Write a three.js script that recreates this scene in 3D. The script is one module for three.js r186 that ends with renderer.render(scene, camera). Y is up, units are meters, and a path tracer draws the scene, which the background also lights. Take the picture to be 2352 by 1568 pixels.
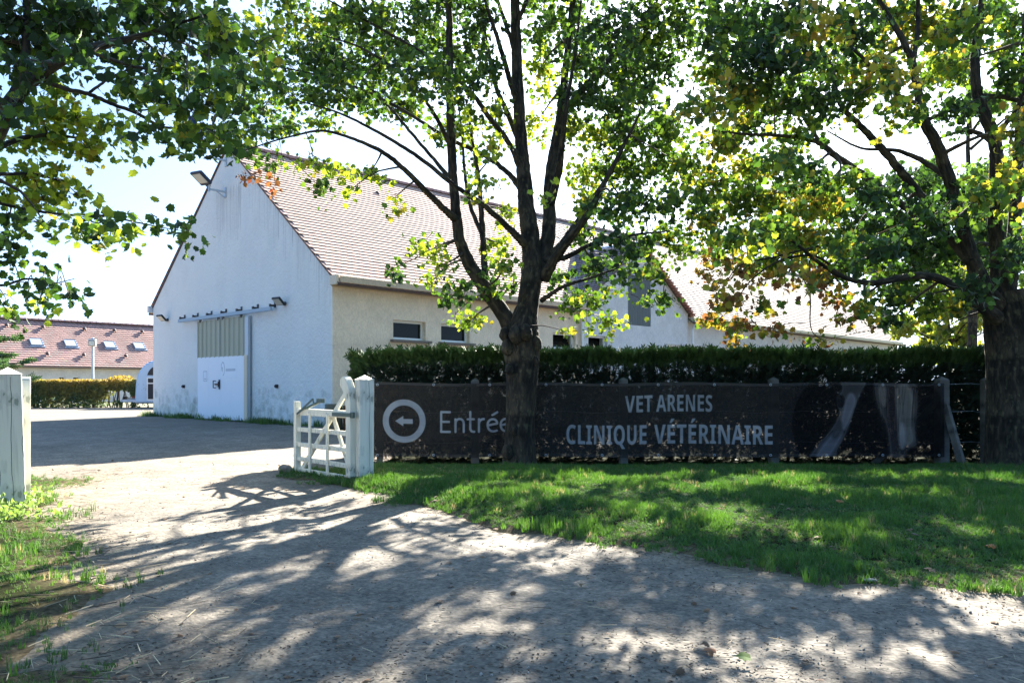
import * as THREE from 'three';
import { RoundedBoxGeometry } from 'three/addons/geometries/RoundedBoxGeometry.js';
import { mergeGeometries, mergeVertices } from 'three/addons/utils/BufferGeometryUtils.js';

// ---------------------------------------------------------------- camera, sky, sun, exposure
const scene = new THREE.Scene();
const EYE = 1.25, FOCAL = 1833, CX = 1176, HORIZON = 890;          // measured on a 2352 x 1568 view of the photograph
const camera = new THREE.PerspectiveCamera(46.32, 1024 / 682, 0.1, 1500);
camera.position.set(0, EYE, 0);
camera.lookAt(0, EYE, -10);
camera.setViewOffset(1024, 682, 0, -46.1, 1024, 682);                // the lens is shifted, verticals stay vertical

const SUN_AZ = 19, SUN_EL = 28, RAD = Math.PI / 180;
const sunDir = new THREE.Vector3(Math.sin(SUN_AZ * RAD) * Math.cos(SUN_EL * RAD), Math.sin(SUN_EL * RAD), -Math.cos(SUN_AZ * RAD) * Math.cos(SUN_EL * RAD));
{
  const W = 512, H = 256, data = new Float32Array(W * H * 4);
  for (let j = 0; j < H; j++) for (let i = 0; i < W; i++) {
    const up = ((j + 0.5) / H - 0.5) * Math.PI, az = ((i + 0.5) / W - 0.5) * 2 * Math.PI;
    const x = Math.cos(az) * Math.cos(up), y = Math.sin(up), z = Math.sin(az) * Math.cos(up);
    const c = x * sunDir.x + y * sunDir.y + z * sunDir.z, h = Math.max(0, y);
    const near = Math.pow(0.5 + 0.5 * c, 2.2), haze = Math.exp(-h * 6.5), glow = Math.exp(-(1 - c) * 12);
    const zen = [0.037, 0.092, 0.188], hor = [0.27, 0.31, 0.355], k = y < 0 ? 0.55 : 1;
    const o = (j * W + i) * 4;
    for (let b = 0; b < 3; b++) {
      const warm = [0.62, 0.6, 0.56][b];
      let v = zen[b] * (0.95 + 0.35 * near) + hor[b] * haze * (0.26 + 0.95 * near) + warm * glow * 0.9 + [0.040, 0.041, 0.038][b] * near;
      data[o + b] = v * k * 0.86;
    }
    data[o + 3] = 1;
  }
  const t = new THREE.DataTexture(data, W, H, THREE.RGBAFormat, THREE.FloatType);
  t.mapping = THREE.EquirectangularReflectionMapping; t.magFilter = THREE.LinearFilter; t.minFilter = THREE.LinearFilter; t.needsUpdate = true;
  scene.background = t; scene.environment = t;
}
const sun = new THREE.DirectionalLight(new THREE.Color().setRGB(1, 0.93, 0.82), 5.0);
sun.position.copy(sunDir).multiplyScalar(80); sun.castShadow = true;
sun.shadow.mapSize.set(4096, 4096);
Object.assign(sun.shadow.camera, { left: -45, right: 45, top: 35, bottom: -35, near: 1, far: 200 });
scene.add(sun); scene.add(sun.target);
const renderer = new THREE.WebGLRenderer({ antialias: true });
renderer.toneMapping = THREE.LinearToneMapping;
renderer.toneMappingExposure = 6.8;
renderer.shadowMap.enabled = true;

// ---------------------------------------------------------------- helpers
let seed = 12345;
const rnd = () => { seed = (seed + 0x6d2b79f5) | 0; let t = Math.imul(seed ^ (seed >>> 15), 1 | seed); t = (t + Math.imul(t ^ (t >>> 7), 61 | t)) ^ t; return ((t ^ (t >>> 14)) >>> 0) / 4294967296; };
const rr = (a, b) => a + (b - a) * rnd();
const gauss = () => (rnd() + rnd() + rnd() + rnd() - 2) * 0.86;
const clamp = THREE.MathUtils.clamp, lerp = THREE.MathUtils.lerp, sstep = (x, a, b) => THREE.MathUtils.smoothstep(x, a, b);
const V = (x, y, z) => new THREE.Vector3(x, y, z);
const hash = (x, y) => { let h = Math.imul(x | 0, 374761393) + Math.imul(y | 0, 668265263); h = Math.imul(h ^ (h >>> 13), 1274126177); return ((h ^ (h >>> 16)) >>> 0) / 4294967296; };
function noise(x, y, per = 0) {                                     // value noise, tileable with period per
  const ix = Math.floor(x), iy = Math.floor(y), fx = x - ix, fy = y - iy, s = fx * fx * (3 - 2 * fx), t = fy * fy * (3 - 2 * fy);
  const m = (a) => per ? ((a % per) + per) % per : a;
  const a = hash(m(ix), m(iy)), b = hash(m(ix + 1), m(iy)), c = hash(m(ix), m(iy + 1)), d = hash(m(ix + 1), m(iy + 1));
  return lerp(lerp(a, b, s), lerp(c, d, s), t);
}
function fbm(x, y, oct = 4, per = 0) { let v = 0, a = 0.5, n = 0; for (let o = 0; o < oct; o++) { v += a * noise(x, y, per); n += a; x *= 2; y *= 2; per *= 2; a *= 0.5; } return v / n; }
const at = (x, y, d) => V((x - CX) / FOCAL * d, EYE - (y - HORIZON) / FOCAL * d, -d);   // a pixel of that view and a depth in metres give a point

const used = new Map();
function numbered(n) { const k = used.get(n) || 0; used.set(n, k + 1); return k ? n + '_' + String(k).padStart(3, '0') : n; }
function tag(o, label, category, group, kind) { if (label) o.userData.label = label; if (category) o.userData.category = category; if (group) o.userData.group = group; if (kind) o.userData.kind = kind; return o; }
function thing(name, label, category, p = [0, 0, 0], turn = 0, group) {
  const o = new THREE.Group(); o.name = numbered(name); o.position.set(...p); o.rotation.y = turn; scene.add(o);
  return tag(o, label, category, group);
}
function part(name, geos, m, parent, label) {
  const g = Array.isArray(geos) ? (geos.length > 1 ? mergeGeometries(geos.map(plain)) : geos[0]) : geos;
  const o = new THREE.Mesh(g, m); o.name = parent ? name : numbered(name);
  if (label) o.userData.label = label;
  (parent || scene).add(o); return o;
}
function plain(g) { g = g.index ? g.toNonIndexed() : g; for (const k of Object.keys(g.attributes)) if (!['position', 'normal', 'uv'].includes(k)) g.deleteAttribute(k); return g; }
function boxUV(g, s = 1) {                                          // uv in metres, by the face's main direction
  const p = g.attributes.position, n = g.attributes.normal, uv = new Float32Array(p.count * 2);
  for (let i = 0; i < p.count; i++) {
    const ax = Math.abs(n.getX(i)), ay = Math.abs(n.getY(i)), az = Math.abs(n.getZ(i));
    uv[2 * i] = (ax > ay && ax > az ? p.getZ(i) : p.getX(i)) * s;
    uv[2 * i + 1] = (ay > ax && ay > az ? p.getZ(i) : p.getY(i)) * s;
  }
  g.setAttribute('uv', new THREE.BufferAttribute(uv, 2)); return g;
}
function bx(w, h, d, x, y, z, r = 0) {                              // a box about a centre, with softened edges when r > 0
  const g = r ? new RoundedBoxGeometry(w, h, d, 1, r) : new THREE.BoxGeometry(w, h, d);
  g.translate(x, y, z); return boxUV(plain(g));
}
function bar(a, b, w, t, r = 0, roll = 0) {                         // a square bar between two points, w across, t deep
  const len = a.distanceTo(b), g = r ? new RoundedBoxGeometry(w, len, t, 1, r) : new THREE.BoxGeometry(w, len, t);
  const gp = boxUV(plain(g)); if (roll) gp.rotateY(roll);
  gp.applyQuaternion(new THREE.Quaternion().setFromUnitVectors(V(0, 1, 0), b.clone().sub(a).normalize()));
  gp.translate((a.x + b.x) / 2, (a.y + b.y) / 2, (a.z + b.z) / 2); return gp;
}
function rod(a, b, r0, r1 = r0, seg = 8) {
  const g = new THREE.CylinderGeometry(r1, r0, a.distanceTo(b), seg);
  g.applyQuaternion(new THREE.Quaternion().setFromUnitVectors(V(0, 1, 0), b.clone().sub(a).normalize()));
  g.translate((a.x + b.x) / 2, (a.y + b.y) / 2, (a.z + b.z) / 2); return plain(g);
}
function prism(pts, depth, bevel = 0) {                             // an outline in x,y pushed along +z
  const s = new THREE.Shape(pts.map((p) => new THREE.Vector2(p[0], p[1])));
  return boxUV(plain(new THREE.ExtrudeGeometry(s, { depth, bevelEnabled: bevel > 0, bevelSize: bevel, bevelThickness: bevel, bevelSegments: 1, curveSegments: 12 })));
}
function taper(pts, rad, seg = 8, wob = 0, uvs = 1) {               // a tube along points with its own radius at each
  const n = pts.length, pos = [], uv = [], idx = [];
  let side = null, run = 0;
  for (let i = 0; i < n; i++) {
    const t = pts[Math.min(i + 1, n - 1)].clone().sub(pts[Math.max(i - 1, 0)]).normalize();
    if (!side) { side = Math.abs(t.y) > 0.9 ? V(1, 0, 0) : V(0, 1, 0); }
    side = side.clone().addScaledVector(t, -side.dot(t)).normalize();
    const up = t.clone().cross(side);
    if (i) run += pts[i].distanceTo(pts[i - 1]);
    for (let k = 0; k <= seg; k++) {
      const a = (k % seg) / seg * Math.PI * 2, w = wob ? 1 + wob * (0.7 * fbm(run * 0.5 + 7 + Math.cos(a) * 0.9, Math.sin(a) * 1.6 + 3 + Math.cos(a) * 1.2, 2) + 0.5 * fbm(Math.cos(a) * 2.6 + 11, Math.sin(a) * 2.6 + run * 0.35 + 5, 2) - 0.6) * 2 : 1, r = rad[i] * w;
      pos.push(pts[i].x + (side.x * Math.cos(a) + up.x * Math.sin(a)) * r, pts[i].y + (side.y * Math.cos(a) + up.y * Math.sin(a)) * r, pts[i].z + (side.z * Math.cos(a) + up.z * Math.sin(a)) * r);
      uv.push(k / seg * Math.max(0.08, rad[0] * 6.28) * uvs, run * uvs);
      if (i && k < seg) { const b = (i - 1) * (seg + 1) + k, c = b + seg + 1; idx.push(b, b + 1, c, c, b + 1, c + 1); }
    }
  }
  const g = new THREE.BufferGeometry();
  g.setAttribute('position', new THREE.Float32BufferAttribute(pos, 3)); g.setAttribute('uv', new THREE.Float32BufferAttribute(uv, 2)); g.setIndex(idx); g.computeVertexNormals();
  // weld the normals of the seam
  const nn = g.attributes.normal;
  for (let i = 0; i < n; i++) { const a = i * (seg + 1), b = a + seg; const s = V(nn.getX(a) + nn.getX(b), nn.getY(a) + nn.getY(b), nn.getZ(a) + nn.getZ(b)).normalize(); nn.setXYZ(a, s.x, s.y, s.z); nn.setXYZ(b, s.x, s.y, s.z); }
  return g;
}
function tex(w, h, fn, srgb = true, repeat = [1, 1]) {
  const d = new Uint8Array(w * h * 4);
  for (let j = 0; j < h; j++) for (let i = 0; i < w; i++) { const c = fn((i + 0.5) / w, (j + 0.5) / h), o = (j * w + i) * 4; d[o] = clamp(c[0], 0, 255); d[o + 1] = clamp(c[1], 0, 255); d[o + 2] = clamp(c[2], 0, 255); d[o + 3] = 255; }
  const t = new THREE.DataTexture(d, w, h); t.wrapS = t.wrapT = THREE.RepeatWrapping; t.magFilter = THREE.LinearFilter; t.minFilter = THREE.LinearFilter; if (srgb) t.colorSpace = THREE.SRGBColorSpace; t.repeat.set(...repeat); t.needsUpdate = true; return t;
}
function canvasTex(w, h, draw) { const c = document.createElement('canvas'); c.width = w; c.height = h; draw(c.getContext('2d'), w, h); const t = new THREE.CanvasTexture(c); t.colorSpace = THREE.SRGBColorSpace; t.magFilter = THREE.LinearFilter; return t; }
const lin = (r, g, b) => new THREE.Color().setRGB(r, g, b);
const mat = (c, rough = 0.9, more = {}) => new THREE.MeshStandardMaterial({ color: lin(...c), roughness: rough, ...more });
const leafy = (c, tr, more = {}) => new THREE.MeshPhysicalMaterial({ color: lin(...c), transmission: tr, thickness: 0, side: THREE.DoubleSide, ...more, roughness: 1 });

// ---------------------------------------------------------------- materials
const grit = (s, o) => tex(512, 512, (u, v) => { const a = fbm(u * s, v * s, 5, s), b = hash(Math.floor(u * 512), Math.floor(v * 512)); const q = o + (a - 0.5) * 130 + (b - 0.5) * 50; return [q, q, q]; });
const stuccoBump = tex(512, 512, (u, v) => { const q = 255 * (0.6 * fbm(u * 28, v * 28, 3, 28) + 0.4 * fbm(u * 90, v * 60, 2, 90)); return [q, q, q]; }, false, [0.5, 0.5]);
const stuccoMap = tex(512, 512, (u, v) => { const q = 238 + (fbm(u * 5, v * 5, 5, 5) - 0.5) * 30 + (fbm(u * 64, v * 44, 2, 64) - 0.5) * 26; return [q, q, q * 1.0]; }, true, [0.5, 0.5]);
const paintMap = tex(256, 1024, (u, v) => {
  const grain = fbm(u * 30, v * 3, 4, 30), dirt = fbm(u * 6 + 9, v * 10, 4, 6), crack = Math.abs(((u * 2 + 0.05 * Math.sin(v * 19) + 0.06 * (noise(v * 18, 3) - 0.5)) % 1) - 0.52);
  let q = 240 - Math.max(0, grain - 0.55) * 90 - Math.max(0, dirt - 0.55) * 130; let g = q;
  if (crack < 0.012 && noise(v * 7, 11) > 0.35) { q *= 0.45; g = q; }
  if (dirt > 0.74) { q *= 0.8; g = q * 1.03; }
  return [q, g, q * 0.965];
}, true, [2.2, 0.62]);
const barkMap = tex(512, 512, (u, v) => { const a = fbm(u * 14, v * 7, 5, 7), b = fbm(u * 4 + 5, v * 4, 4, 4), l = fbm(u * 9 + 40, v * 9, 4, 9); let q = 92 + (a - 0.5) * 130 + (b - 0.5) * 80; const lich = sstep(l, 0.6, 0.72) * 45; return [q * 1.0 + lich * 0.9, q * 0.94 + lich, q * 0.82 + lich * 0.75]; }, true, [1.6, 1.2]);
const barkBump = tex(512, 512, (u, v) => { const a = fbm(u * 16, v * 6, 5, 2), q = 255 * a; return [q, q, q]; }, false, [1.6, 1.2]);
const tileMap = grit(6, 205);
const M = {
  stuccoWhite: mat([0.76, 0.765, 0.775], 0.95, { map: stuccoMap, bumpMap: stuccoBump, bumpScale: 0.02 }),
  stuccoCream: mat([0.93, 0.77, 0.58], 0.95, { map: stuccoMap, bumpMap: stuccoBump, bumpScale: 0.012 }),
  stuccoPale: mat([0.76, 0.74, 0.70], 0.95, { map: stuccoMap, bumpMap: stuccoBump, bumpScale: 0.012 }),
  roofTile: mat([1, 1, 1], 0.9, { map: tileMap }),
  deck: mat([0.12, 0.08, 0.07], 0.9),
  cream: mat([0.74, 0.62, 0.46], 0.7), sill: mat([0.2, 0.16, 0.13], 0.9),
  white: mat([0.8, 0.8, 0.78], 0.45), glass: new THREE.MeshPhysicalMaterial({ color: lin(0.010, 0.012, 0.010), roughness: 0.05, metalness: 0, specularIntensity: 0.3 }),
  paint: mat([0.86, 0.83, 0.74], 0.6, { map: paintMap }),
  post: mat([0.78, 0.765, 0.71], 0.7, { map: paintMap }),
  green: mat([0.035, 0.075, 0.06], 0.45), black: mat([0.02, 0.02, 0.022], 0.5), steel: mat([0.42, 0.46, 0.5], 0.4, { metalness: 0.6 }),
  galv: mat([0.5, 0.55, 0.6], 0.5, { metalness: 0.3 }), rail: mat([0.36, 0.44, 0.5], 0.55),
  bark: mat([0.29, 0.262, 0.22], 0.95, { map: barkMap, bumpMap: barkBump, bumpScale: 0.03 }),
  twig: mat([0.07, 0.055, 0.042], 0.9),
  concrete: mat([0.24, 0.235, 0.21], 0.95, { map: grit(9, 190), bumpMap: barkBump, bumpScale: 0.004 }),
  shutter: mat([0.11, 0.13, 0.13], 0.7), zinc: mat([0.32, 0.36, 0.42], 0.4, { metalness: 0.4 }), brick: mat([0.36, 0.16, 0.09], 0.9, { map: tileMap }),
  beige: mat([0.40, 0.385, 0.28], 0.5), lens: new THREE.MeshPhysicalMaterial({ color: lin(0.6, 0.58, 0.5), roughness: 0.25, clearcoat: 1 }),
};

// ---------------------------------------------------------------- ground
const BARN = [-4.435, 0.287, -19.635], PHI = Math.atan2(0.7184, 0.6956);
const groundY = (x, d) => 0.287 * sstep(d, lerp(9.5, 14, sstep(x, -4.5, -1.8)), 21) + 0.012 * (fbm(x * 0.9 + 50, d * 0.9, 3) - 0.5) * (d < 30 ? 1 : 0);
// distance (m) into the grass right of the track: the edge as depth over x
const edgeR = [[-3.35, 11.1], [-2.9, 10.7], [-2.2, 10.15], [-1.47, 8.85], [-0.31, 7.45], [0.44, 6.5], [1.05, 5.95], [1.83, 5.38], [2.26, 5.05], [3.06, 4.75], [5, 4.35], [9, 3.9], [16, 3.4]];
function edgeAt(x) { if (x <= edgeR[0][0]) return 99; for (let i = 1; i < edgeR.length; i++) if (x <= edgeR[i][0]) return lerp(edgeR[i - 1][1], edgeR[i][1], (x - edgeR[i - 1][0]) / (edgeR[i][0] - edgeR[i - 1][0])); return 3.4; }
const inR = (x, d) => Math.min(d - edgeAt(x) + (fbm(x * 1.3 + 3, d * 1.3, 3) - 0.5) * 0.9 + (fbm(x * 4 + 9, d * 4, 2) - 0.5) * 0.35, (x < -2.15 ? 12.4 : 16.0) - d + (fbm(x * 2, d * 2, 2) - 0.5) * 0.3, (x + 3.3) * 1.2);
const edgeL = [[3.0, -1.5], [3.4, -1.68], [4.0, -2.0], [4.8, -2.45], [5.6, -2.9], [6.6, -3.7], [7.9, -4.45], [9.2, -5.25], [10.5, -5.7], [14, -6.6]];
function edgeLAt(d) { if (d < 3) return -1.5; for (let i = 1; i < edgeL.length; i++) if (d <= edgeL[i][0]) return lerp(edgeL[i - 1][1], edgeL[i][1], (d - edgeL[i - 1][0]) / (edgeL[i][0] - edgeL[i - 1][0])); return -6.6; }
const inL = (x, d) => Math.min(edgeLAt(d) - x + (fbm(x * 1.7 + 30, d * 1.7, 3) - 0.5) * 0.9, 10.9 - d);
const bank = (x, d) => groundY(x, d) + 0.10 * sstep(inR(x, d), 0, 1.4) * sstep(d, 4, 8) * sstep(13.5 - d, 0.2, 3) + 0.02;
const gravelMap = tex(1024, 1024, (u, v) => {
  const a = fbm(u * 10, v * 10, 4, 10), b = fbm(u * 70, v * 70, 3, 70), c = hash(Math.floor(u * 340), Math.floor(v * 340)), f = fbm(u * 160 + 3, v * 160, 2, 160);
  let q = 190 + (a - 0.5) * 60 + (b - 0.5) * 84 + (f - 0.5) * 84;
  if (c > 0.985) q -= 60; if (c < 0.02) q += 22;
  return [q, q * 0.985, q * 0.96];
});
const gravelBump = tex(1024, 1024, (u, v) => { const q = 255 * (0.45 * fbm(u * 14, v * 14, 4, 14) + 0.55 * fbm(u * 90, v * 90, 3, 90)); return [q, q, q]; }, false);
gravelMap.repeat.set(0.43, 0.43); gravelBump.repeat.set(0.43, 0.43);
{
  const xs = [], ds = [];
  for (let x = -400; x < -20; x += 20) xs.push(x); for (let x = -20; x < -8; x += 0.6) xs.push(x); for (let x = -8; x < 9; x += 0.08) xs.push(x); for (let x = 9; x < 40; x += 1.0) xs.push(x); for (let x = 40; x <= 400; x += 20) xs.push(x);
  for (let d = -300; d < -8; d += 20) ds.push(d); for (let d = -8; d < 2.5; d += 0.5) ds.push(d); for (let d = 2.5; d < 14; d += 0.08) ds.push(d); for (let d = 14; d < 45; d += 0.5) ds.push(d); for (let d = 45; d <= 900; d += 25) ds.push(d);
  const pos = [], uv = [], col = [], idx = [], nx = xs.length;
  ds.forEach((d, j) => xs.forEach((x, i) => {
    const rough = -0.07 * sstep(inR(x, d), 0.25, 0.8) * (d < 16 ? 1 : 0) + (d < 16 && d > 2 && x > -9 && x < 10 ? 0.014 * (fbm(x * 5, d * 5, 3) - 0.5) + 0.026 * (fbm(x * 0.7 + 8, d * 2.1 + x * 0.5, 3) - 0.5) - 0.022 * (Math.exp(-Math.pow((x + 0.33 * (d - 3) + 0.3 - 0.0) / 0.28, 2)) + Math.exp(-Math.pow((x + 0.33 * (d - 3) - 1.3) / 0.28, 2))) : 0);
    pos.push(x, groundY(x, d) + rough, -d); uv.push(x, d);
    const n = fbm(x * 0.55 + 20, d * 0.55 + 4, 4), m = fbm(x * 2.1 + 60, d * 2.1, 4), yard = sstep(d, 7, 11);
    const k = 0.86 + (n - 0.5) * 0.5 + (m - 0.5) * 0.35;
    let c = [lerp(0.305, 0.37, yard) * k, lerp(0.272, 0.305, yard) * k, lerp(0.222, 0.225, yard) * k];
    const dirt = Math.max(sstep(inR(x, d), -0.5, 0.1), sstep(inL(x, d), -0.9, 0.2) * 0.9);
    c = [lerp(c[0], 0.24, dirt * 0.8), lerp(c[1], 0.19, dirt * 0.8), lerp(c[2], 0.12, dirt * 0.8)];
    if (d > 12) { const far = sstep(d, 12, 17) * 0.22; c = c.map((q, b) => lerp(q, [0.2, 0.2, 0.195][b] * k, far * 2)); }
    if (d > 40) c = [0.2, 0.22, 0.12];
    col.push(...c);
    if (i && j) { const a = (j - 1) * nx + i - 1, b = a + 1, e = a + nx, f = e + 1; idx.push(a, b, e, b, f, e); }
  }));
  const g = new THREE.BufferGeometry();
  g.setAttribute('position', new THREE.Float32BufferAttribute(pos, 3)); g.setAttribute('uv', new THREE.Float32BufferAttribute(uv, 2)); g.setAttribute('color', new THREE.Float32BufferAttribute(col, 3)); g.setIndex(idx); g.computeVertexNormals();
  tag(part('ground', g, mat([1, 1, 1], 0.95, { vertexColors: true, map: gravelMap, bumpMap: gravelBump, bumpScale: 0.014 })), 'pale gravel track and yard running through the open gate to the barn', 'ground', null, 'structure');
}
function verge(name, label, x0, x1, d0, d1, inside, high) {           // soil of a grass strip, dipping under the track where the grass ends
  const st = 0.1, pos = [], col = [], idx = [], nx = Math.round((x1 - x0) / st) + 1, nd = Math.round((d1 - d0) / st) + 1, uv = [];
  for (let j = 0; j < nd; j++) for (let i = 0; i < nx; i++) {
    const x = x0 + i * st, d = d0 + j * st, q = inside(x, d);
    pos.push(x, Math.max(-0.1, lerp(groundY(x, d) - 0.05, high(x, d), sstep(q, -0.15, 0.3))) + 0.012 * (fbm(x * 4, d * 4, 2) - 0.5), -d); uv.push(x, d);
    const k = 0.8 + 0.5 * fbm(x * 3, d * 3, 3), g = sstep(q, 0, 0.8); col.push(lerp(0.2, 0.035, g) * k, lerp(0.16, 0.045, g) * k, lerp(0.1, 0.016, g) * k);
    if (i && j) { const a = (j - 1) * nx + i - 1, b = a + 1, e = a + nx, f = e + 1; idx.push(a, b, e, b, f, e); }
  }
  const g = new THREE.BufferGeometry();
  g.setAttribute('position', new THREE.Float32BufferAttribute(pos, 3)); g.setAttribute('uv', new THREE.Float32BufferAttribute(uv, 2)); g.setAttribute('color', new THREE.Float32BufferAttribute(col, 3)); g.setIndex(idx); g.computeVertexNormals();
  return tag(part(name, g, new THREE.MeshPhysicalMaterial({ roughness: 1, specularIntensity: 0.05, vertexColors: true, map: gravelMap })), label, 'verge', null, 'structure');
}
verge('verge', 'earth of the grass verge between the track and the banner fence', -3.4, 15, 3.2, 16, inR, bank);
verge('verge', 'earth of the patchy grass strip at the left edge of the track', -14, -1.2, 2.6, 14, inL, (x, d) => groundY(x, d) + 0.02);

// ---------------------------------------------------------------- roofs of small flat tiles
const tileMats = new Map();
function tileTone(c) { const k = c.map((x) => x.toFixed(2)).join(); if (!tileMats.has(k)) tileMats.set(k, mat(c, 0.9, { map: tileMap })); return tileMats.get(k); }
// corner: the lower left end of the slope in the building's axes; along, up: unit vectors; rows climb from the eave
function tileField(building, roof, corner, along, up, length, rise, gauge, width, thick, tone, pieces, keep = null) {
  const nrm = along.clone().cross(up).normalize(), tilt = Math.asin(Math.min(0.5, thick / gauge));
  const ux = along.clone(), uy = up.clone().applyAxisAngle(along, -tilt), uz = nrm.clone().applyAxisAngle(along, -tilt);
  const basis = new THREE.Matrix4().makeBasis(ux, uy, uz), list = [];
  building.updateMatrixWorld(true);
  const rows = Math.floor(rise / gauge), cols = Math.ceil(length / width);
  for (let r = 0; r < rows; r++) for (let c = 0; c < cols + (r % 2); c++) {
    const a = (c - (r % 2) * 0.5 + 0.5) * width; if (a < width * 0.2 || a > length - width * 0.2) continue;
    const p = corner.clone().addScaledVector(along, a + rr(-0.002, 0.002)).addScaledVector(up, r * gauge + rr(-0.002, 0.002)).addScaledVector(nrm, thick + rr(-0.001, 0.0015));
    if (keep && !keep(p)) continue;
    const m = basis.clone().multiply(new THREE.Matrix4().makeRotationZ(rr(-0.008, 0.008))).setPosition(p);
    const w = building.localToWorld(p.clone()), px = CX + w.x / -w.z * FOCAL, py = HORIZON - (w.y - EYE) / -w.z * FOCAL;
    list.push({ m, dist: (px > 0 && px < 2352 && py > 0 && w.z < 0 ? 0 : 500) + w.length(), c: tone(a, r * gauge, p) });
  }
  list.sort((a, b) => a.dist - b.dist);
  const g = new THREE.BoxGeometry(width * 0.992, gauge * 1.9, thick); g.translate(0, gauge * 0.95, -thick / 2); boxUV(g, 1);
  const single = list.slice(0, pieces), rest = list.slice(pieces);
  for (const t of single) { const q = t.c.map((x) => Math.round(x * 16) / 16 ); const o = new THREE.Mesh(g, tileTone(q)); o.name = 'roof_tile'; t.m.decompose(o.position, o.quaternion, o.scale); roof.add(o); }
  const im = new THREE.InstancedMesh(g, M.roofTile, rest.length); im.name = 'roof_tiles'; im.userData.kind = 'stuff';
  rest.forEach((t, i) => { im.setMatrixAt(i, t.m); im.setColorAt(i, lin(...t.c)); });
  roof.add(im);
}
const ridgeShape = new THREE.CylinderGeometry(0.13, 0.15, 0.42, 10, 1, false, 0, Math.PI); ridgeShape.rotateX(Math.PI / 2); ridgeShape.rotateZ(Math.PI / 2); ridgeShape.rotateY(Math.PI / 2);
const ventShape = (() => { const g = new THREE.CylinderGeometry(0.03, 0.11, 0.3, 8, 1, false, 0, Math.PI); g.rotateX(Math.PI / 2); g.rotateZ(Math.PI / 2); return g; })();

// ---------------------------------------------------------------- the barn and what adjoins it (own axes: x along the long wall, z out of it)
const W = 10.86, H = 3.73, RZ = -W / 2, RY = 8.085, LEN = 40, PITCH = Math.atan2(RY - H, -RZ);
const upSlope = V(0, Math.sin(PITCH), -Math.cos(PITCH));
function wallWithHoles(x0, x1, y1, z0, depth, holes, m, parent, name = 'wall') {
  const s = new THREE.Shape([new THREE.Vector2(x0, -0.3), new THREE.Vector2(x1, -0.3), new THREE.Vector2(x1, y1), new THREE.Vector2(x0, y1)]);
  for (const [a, b, c, d] of holes) s.holes.push(new THREE.Path([new THREE.Vector2(a, c), new THREE.Vector2(a, d), new THREE.Vector2(b, d), new THREE.Vector2(b, c)]));
  const g = boxUV(plain(new THREE.ExtrudeGeometry(s, { depth, bevelEnabled: false }))); g.translate(0, 0, z0 - depth); return part(name, g, m, parent);
}
function windowIn(parent, x0, x1, y0, y1, z, { sill = true, open = 0, inset = 0.16, lite = false } = {}) {
  const f = 0.06, zz = z - inset;
  const fr = part('window', [bx(x1 - x0, f, 0.06, (x0 + x1) / 2, y0 + f / 2, zz), bx(x1 - x0, f, 0.06, (x0 + x1) / 2, y1 - f / 2, zz), bx(f, y1 - y0 - 2 * f, 0.06, x0 + f / 2, (y0 + y1) / 2, zz), bx(f, y1 - y0 - 2 * f, 0.06, x1 - f / 2, (y0 + y1) / 2, zz)], M.white, parent);
  const w = x1 - x0 - 2 * f, h = y1 - y0 - 2 * f;
  if (!open) { part('pane', bx(w, h, 0.012, (x0 + x1) / 2, (y0 + y1) / 2, zz - 0.01), M.glass, fr); }
  else {
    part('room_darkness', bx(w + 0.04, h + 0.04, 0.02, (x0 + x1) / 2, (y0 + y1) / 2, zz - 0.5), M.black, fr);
    const g = bx(w, h, 0.014, 0, h / 2, 0); g.rotateX(-open); g.translate((x0 + x1) / 2, y0 + f, zz - 0.02); part('pane', g, M.glass, fr);
    part('stay', rod(V(x1 - f, y1 - 0.05, zz), V(x1 - f - 0.03, y0 + 0.12, zz - 0.22), 0.006), M.galv, fr);
  }
  if (sill) part('sill', bx(x1 - x0 + 0.24, 0.07, 0.22, (x0 + x1) / 2 + 0.02, y0 - 0.045, z + 0.02, 0.01), M.sill, parent);
  return fr;
}
const gableMap = canvasTex(1024, 1024, (c, w, h) => {
  c.fillStyle = 'rgb(248,249,249)'; c.fillRect(0, 0, w, h);
  const px = (a) => a / 11 * w, py = (y) => h - y / 9 * h;
  for (let i = 0; i < 2600; i++) { const q = 215 + rnd() * 40; c.fillStyle = `rgba(${q},${q},${q + 2},0.06)`; c.beginPath(); c.ellipse(rnd() * w, rnd() * h, 8 + rnd() * 34, 14 + rnd() * 60, 0, 0, 7); c.fill(); }
  for (let i = 0; i < 900; i++) { const a = rnd() * 11, hh = Math.pow(rnd(), 3.2) * 1.1; c.fillStyle = `rgba(${60 + rnd() * 40},${70 + rnd() * 40},${58 + rnd() * 30},${0.03 + rnd() * 0.07})`; c.beginPath(); c.ellipse(px(a), py(hh * 0.9 - 0.1), 4 + rnd() * 10, 6 + rnd() * 20 * (1 - hh * 0.6), 0, 0, 7); c.fill(); }
  for (let i = 0; i < 150; i++) { const t = rnd(), a = t * 5.4, y = 3.73 + a * 0.802, l = 0.15 + Math.pow(rnd(), 2) * 1.1, dark = 0.02 + 0.045 * rnd() * (0.4 + (1 - t)); c.strokeStyle = `rgba(50,52,56,${dark})`; c.lineWidth = 1 + rnd() * 4; c.beginPath(); c.moveTo(px(a), py(y)); c.lineTo(px(a + 0.02 * gauss()), py(y - l)); c.stroke(); }
  for (let i = 0; i < 120; i++) { const a = 4.6 + rnd() * 1.6, y = 6.95 - rnd() * 0.3, l = 0.2 + rnd() * 1.4; c.strokeStyle = `rgba(80,80,85,${0.03 + 0.05 * rnd()})`; c.lineWidth = 1 + rnd() * 3; c.beginPath(); c.moveTo(px(a), py(y)); c.lineTo(px(a), py(y - l)); c.stroke(); }
});
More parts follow.
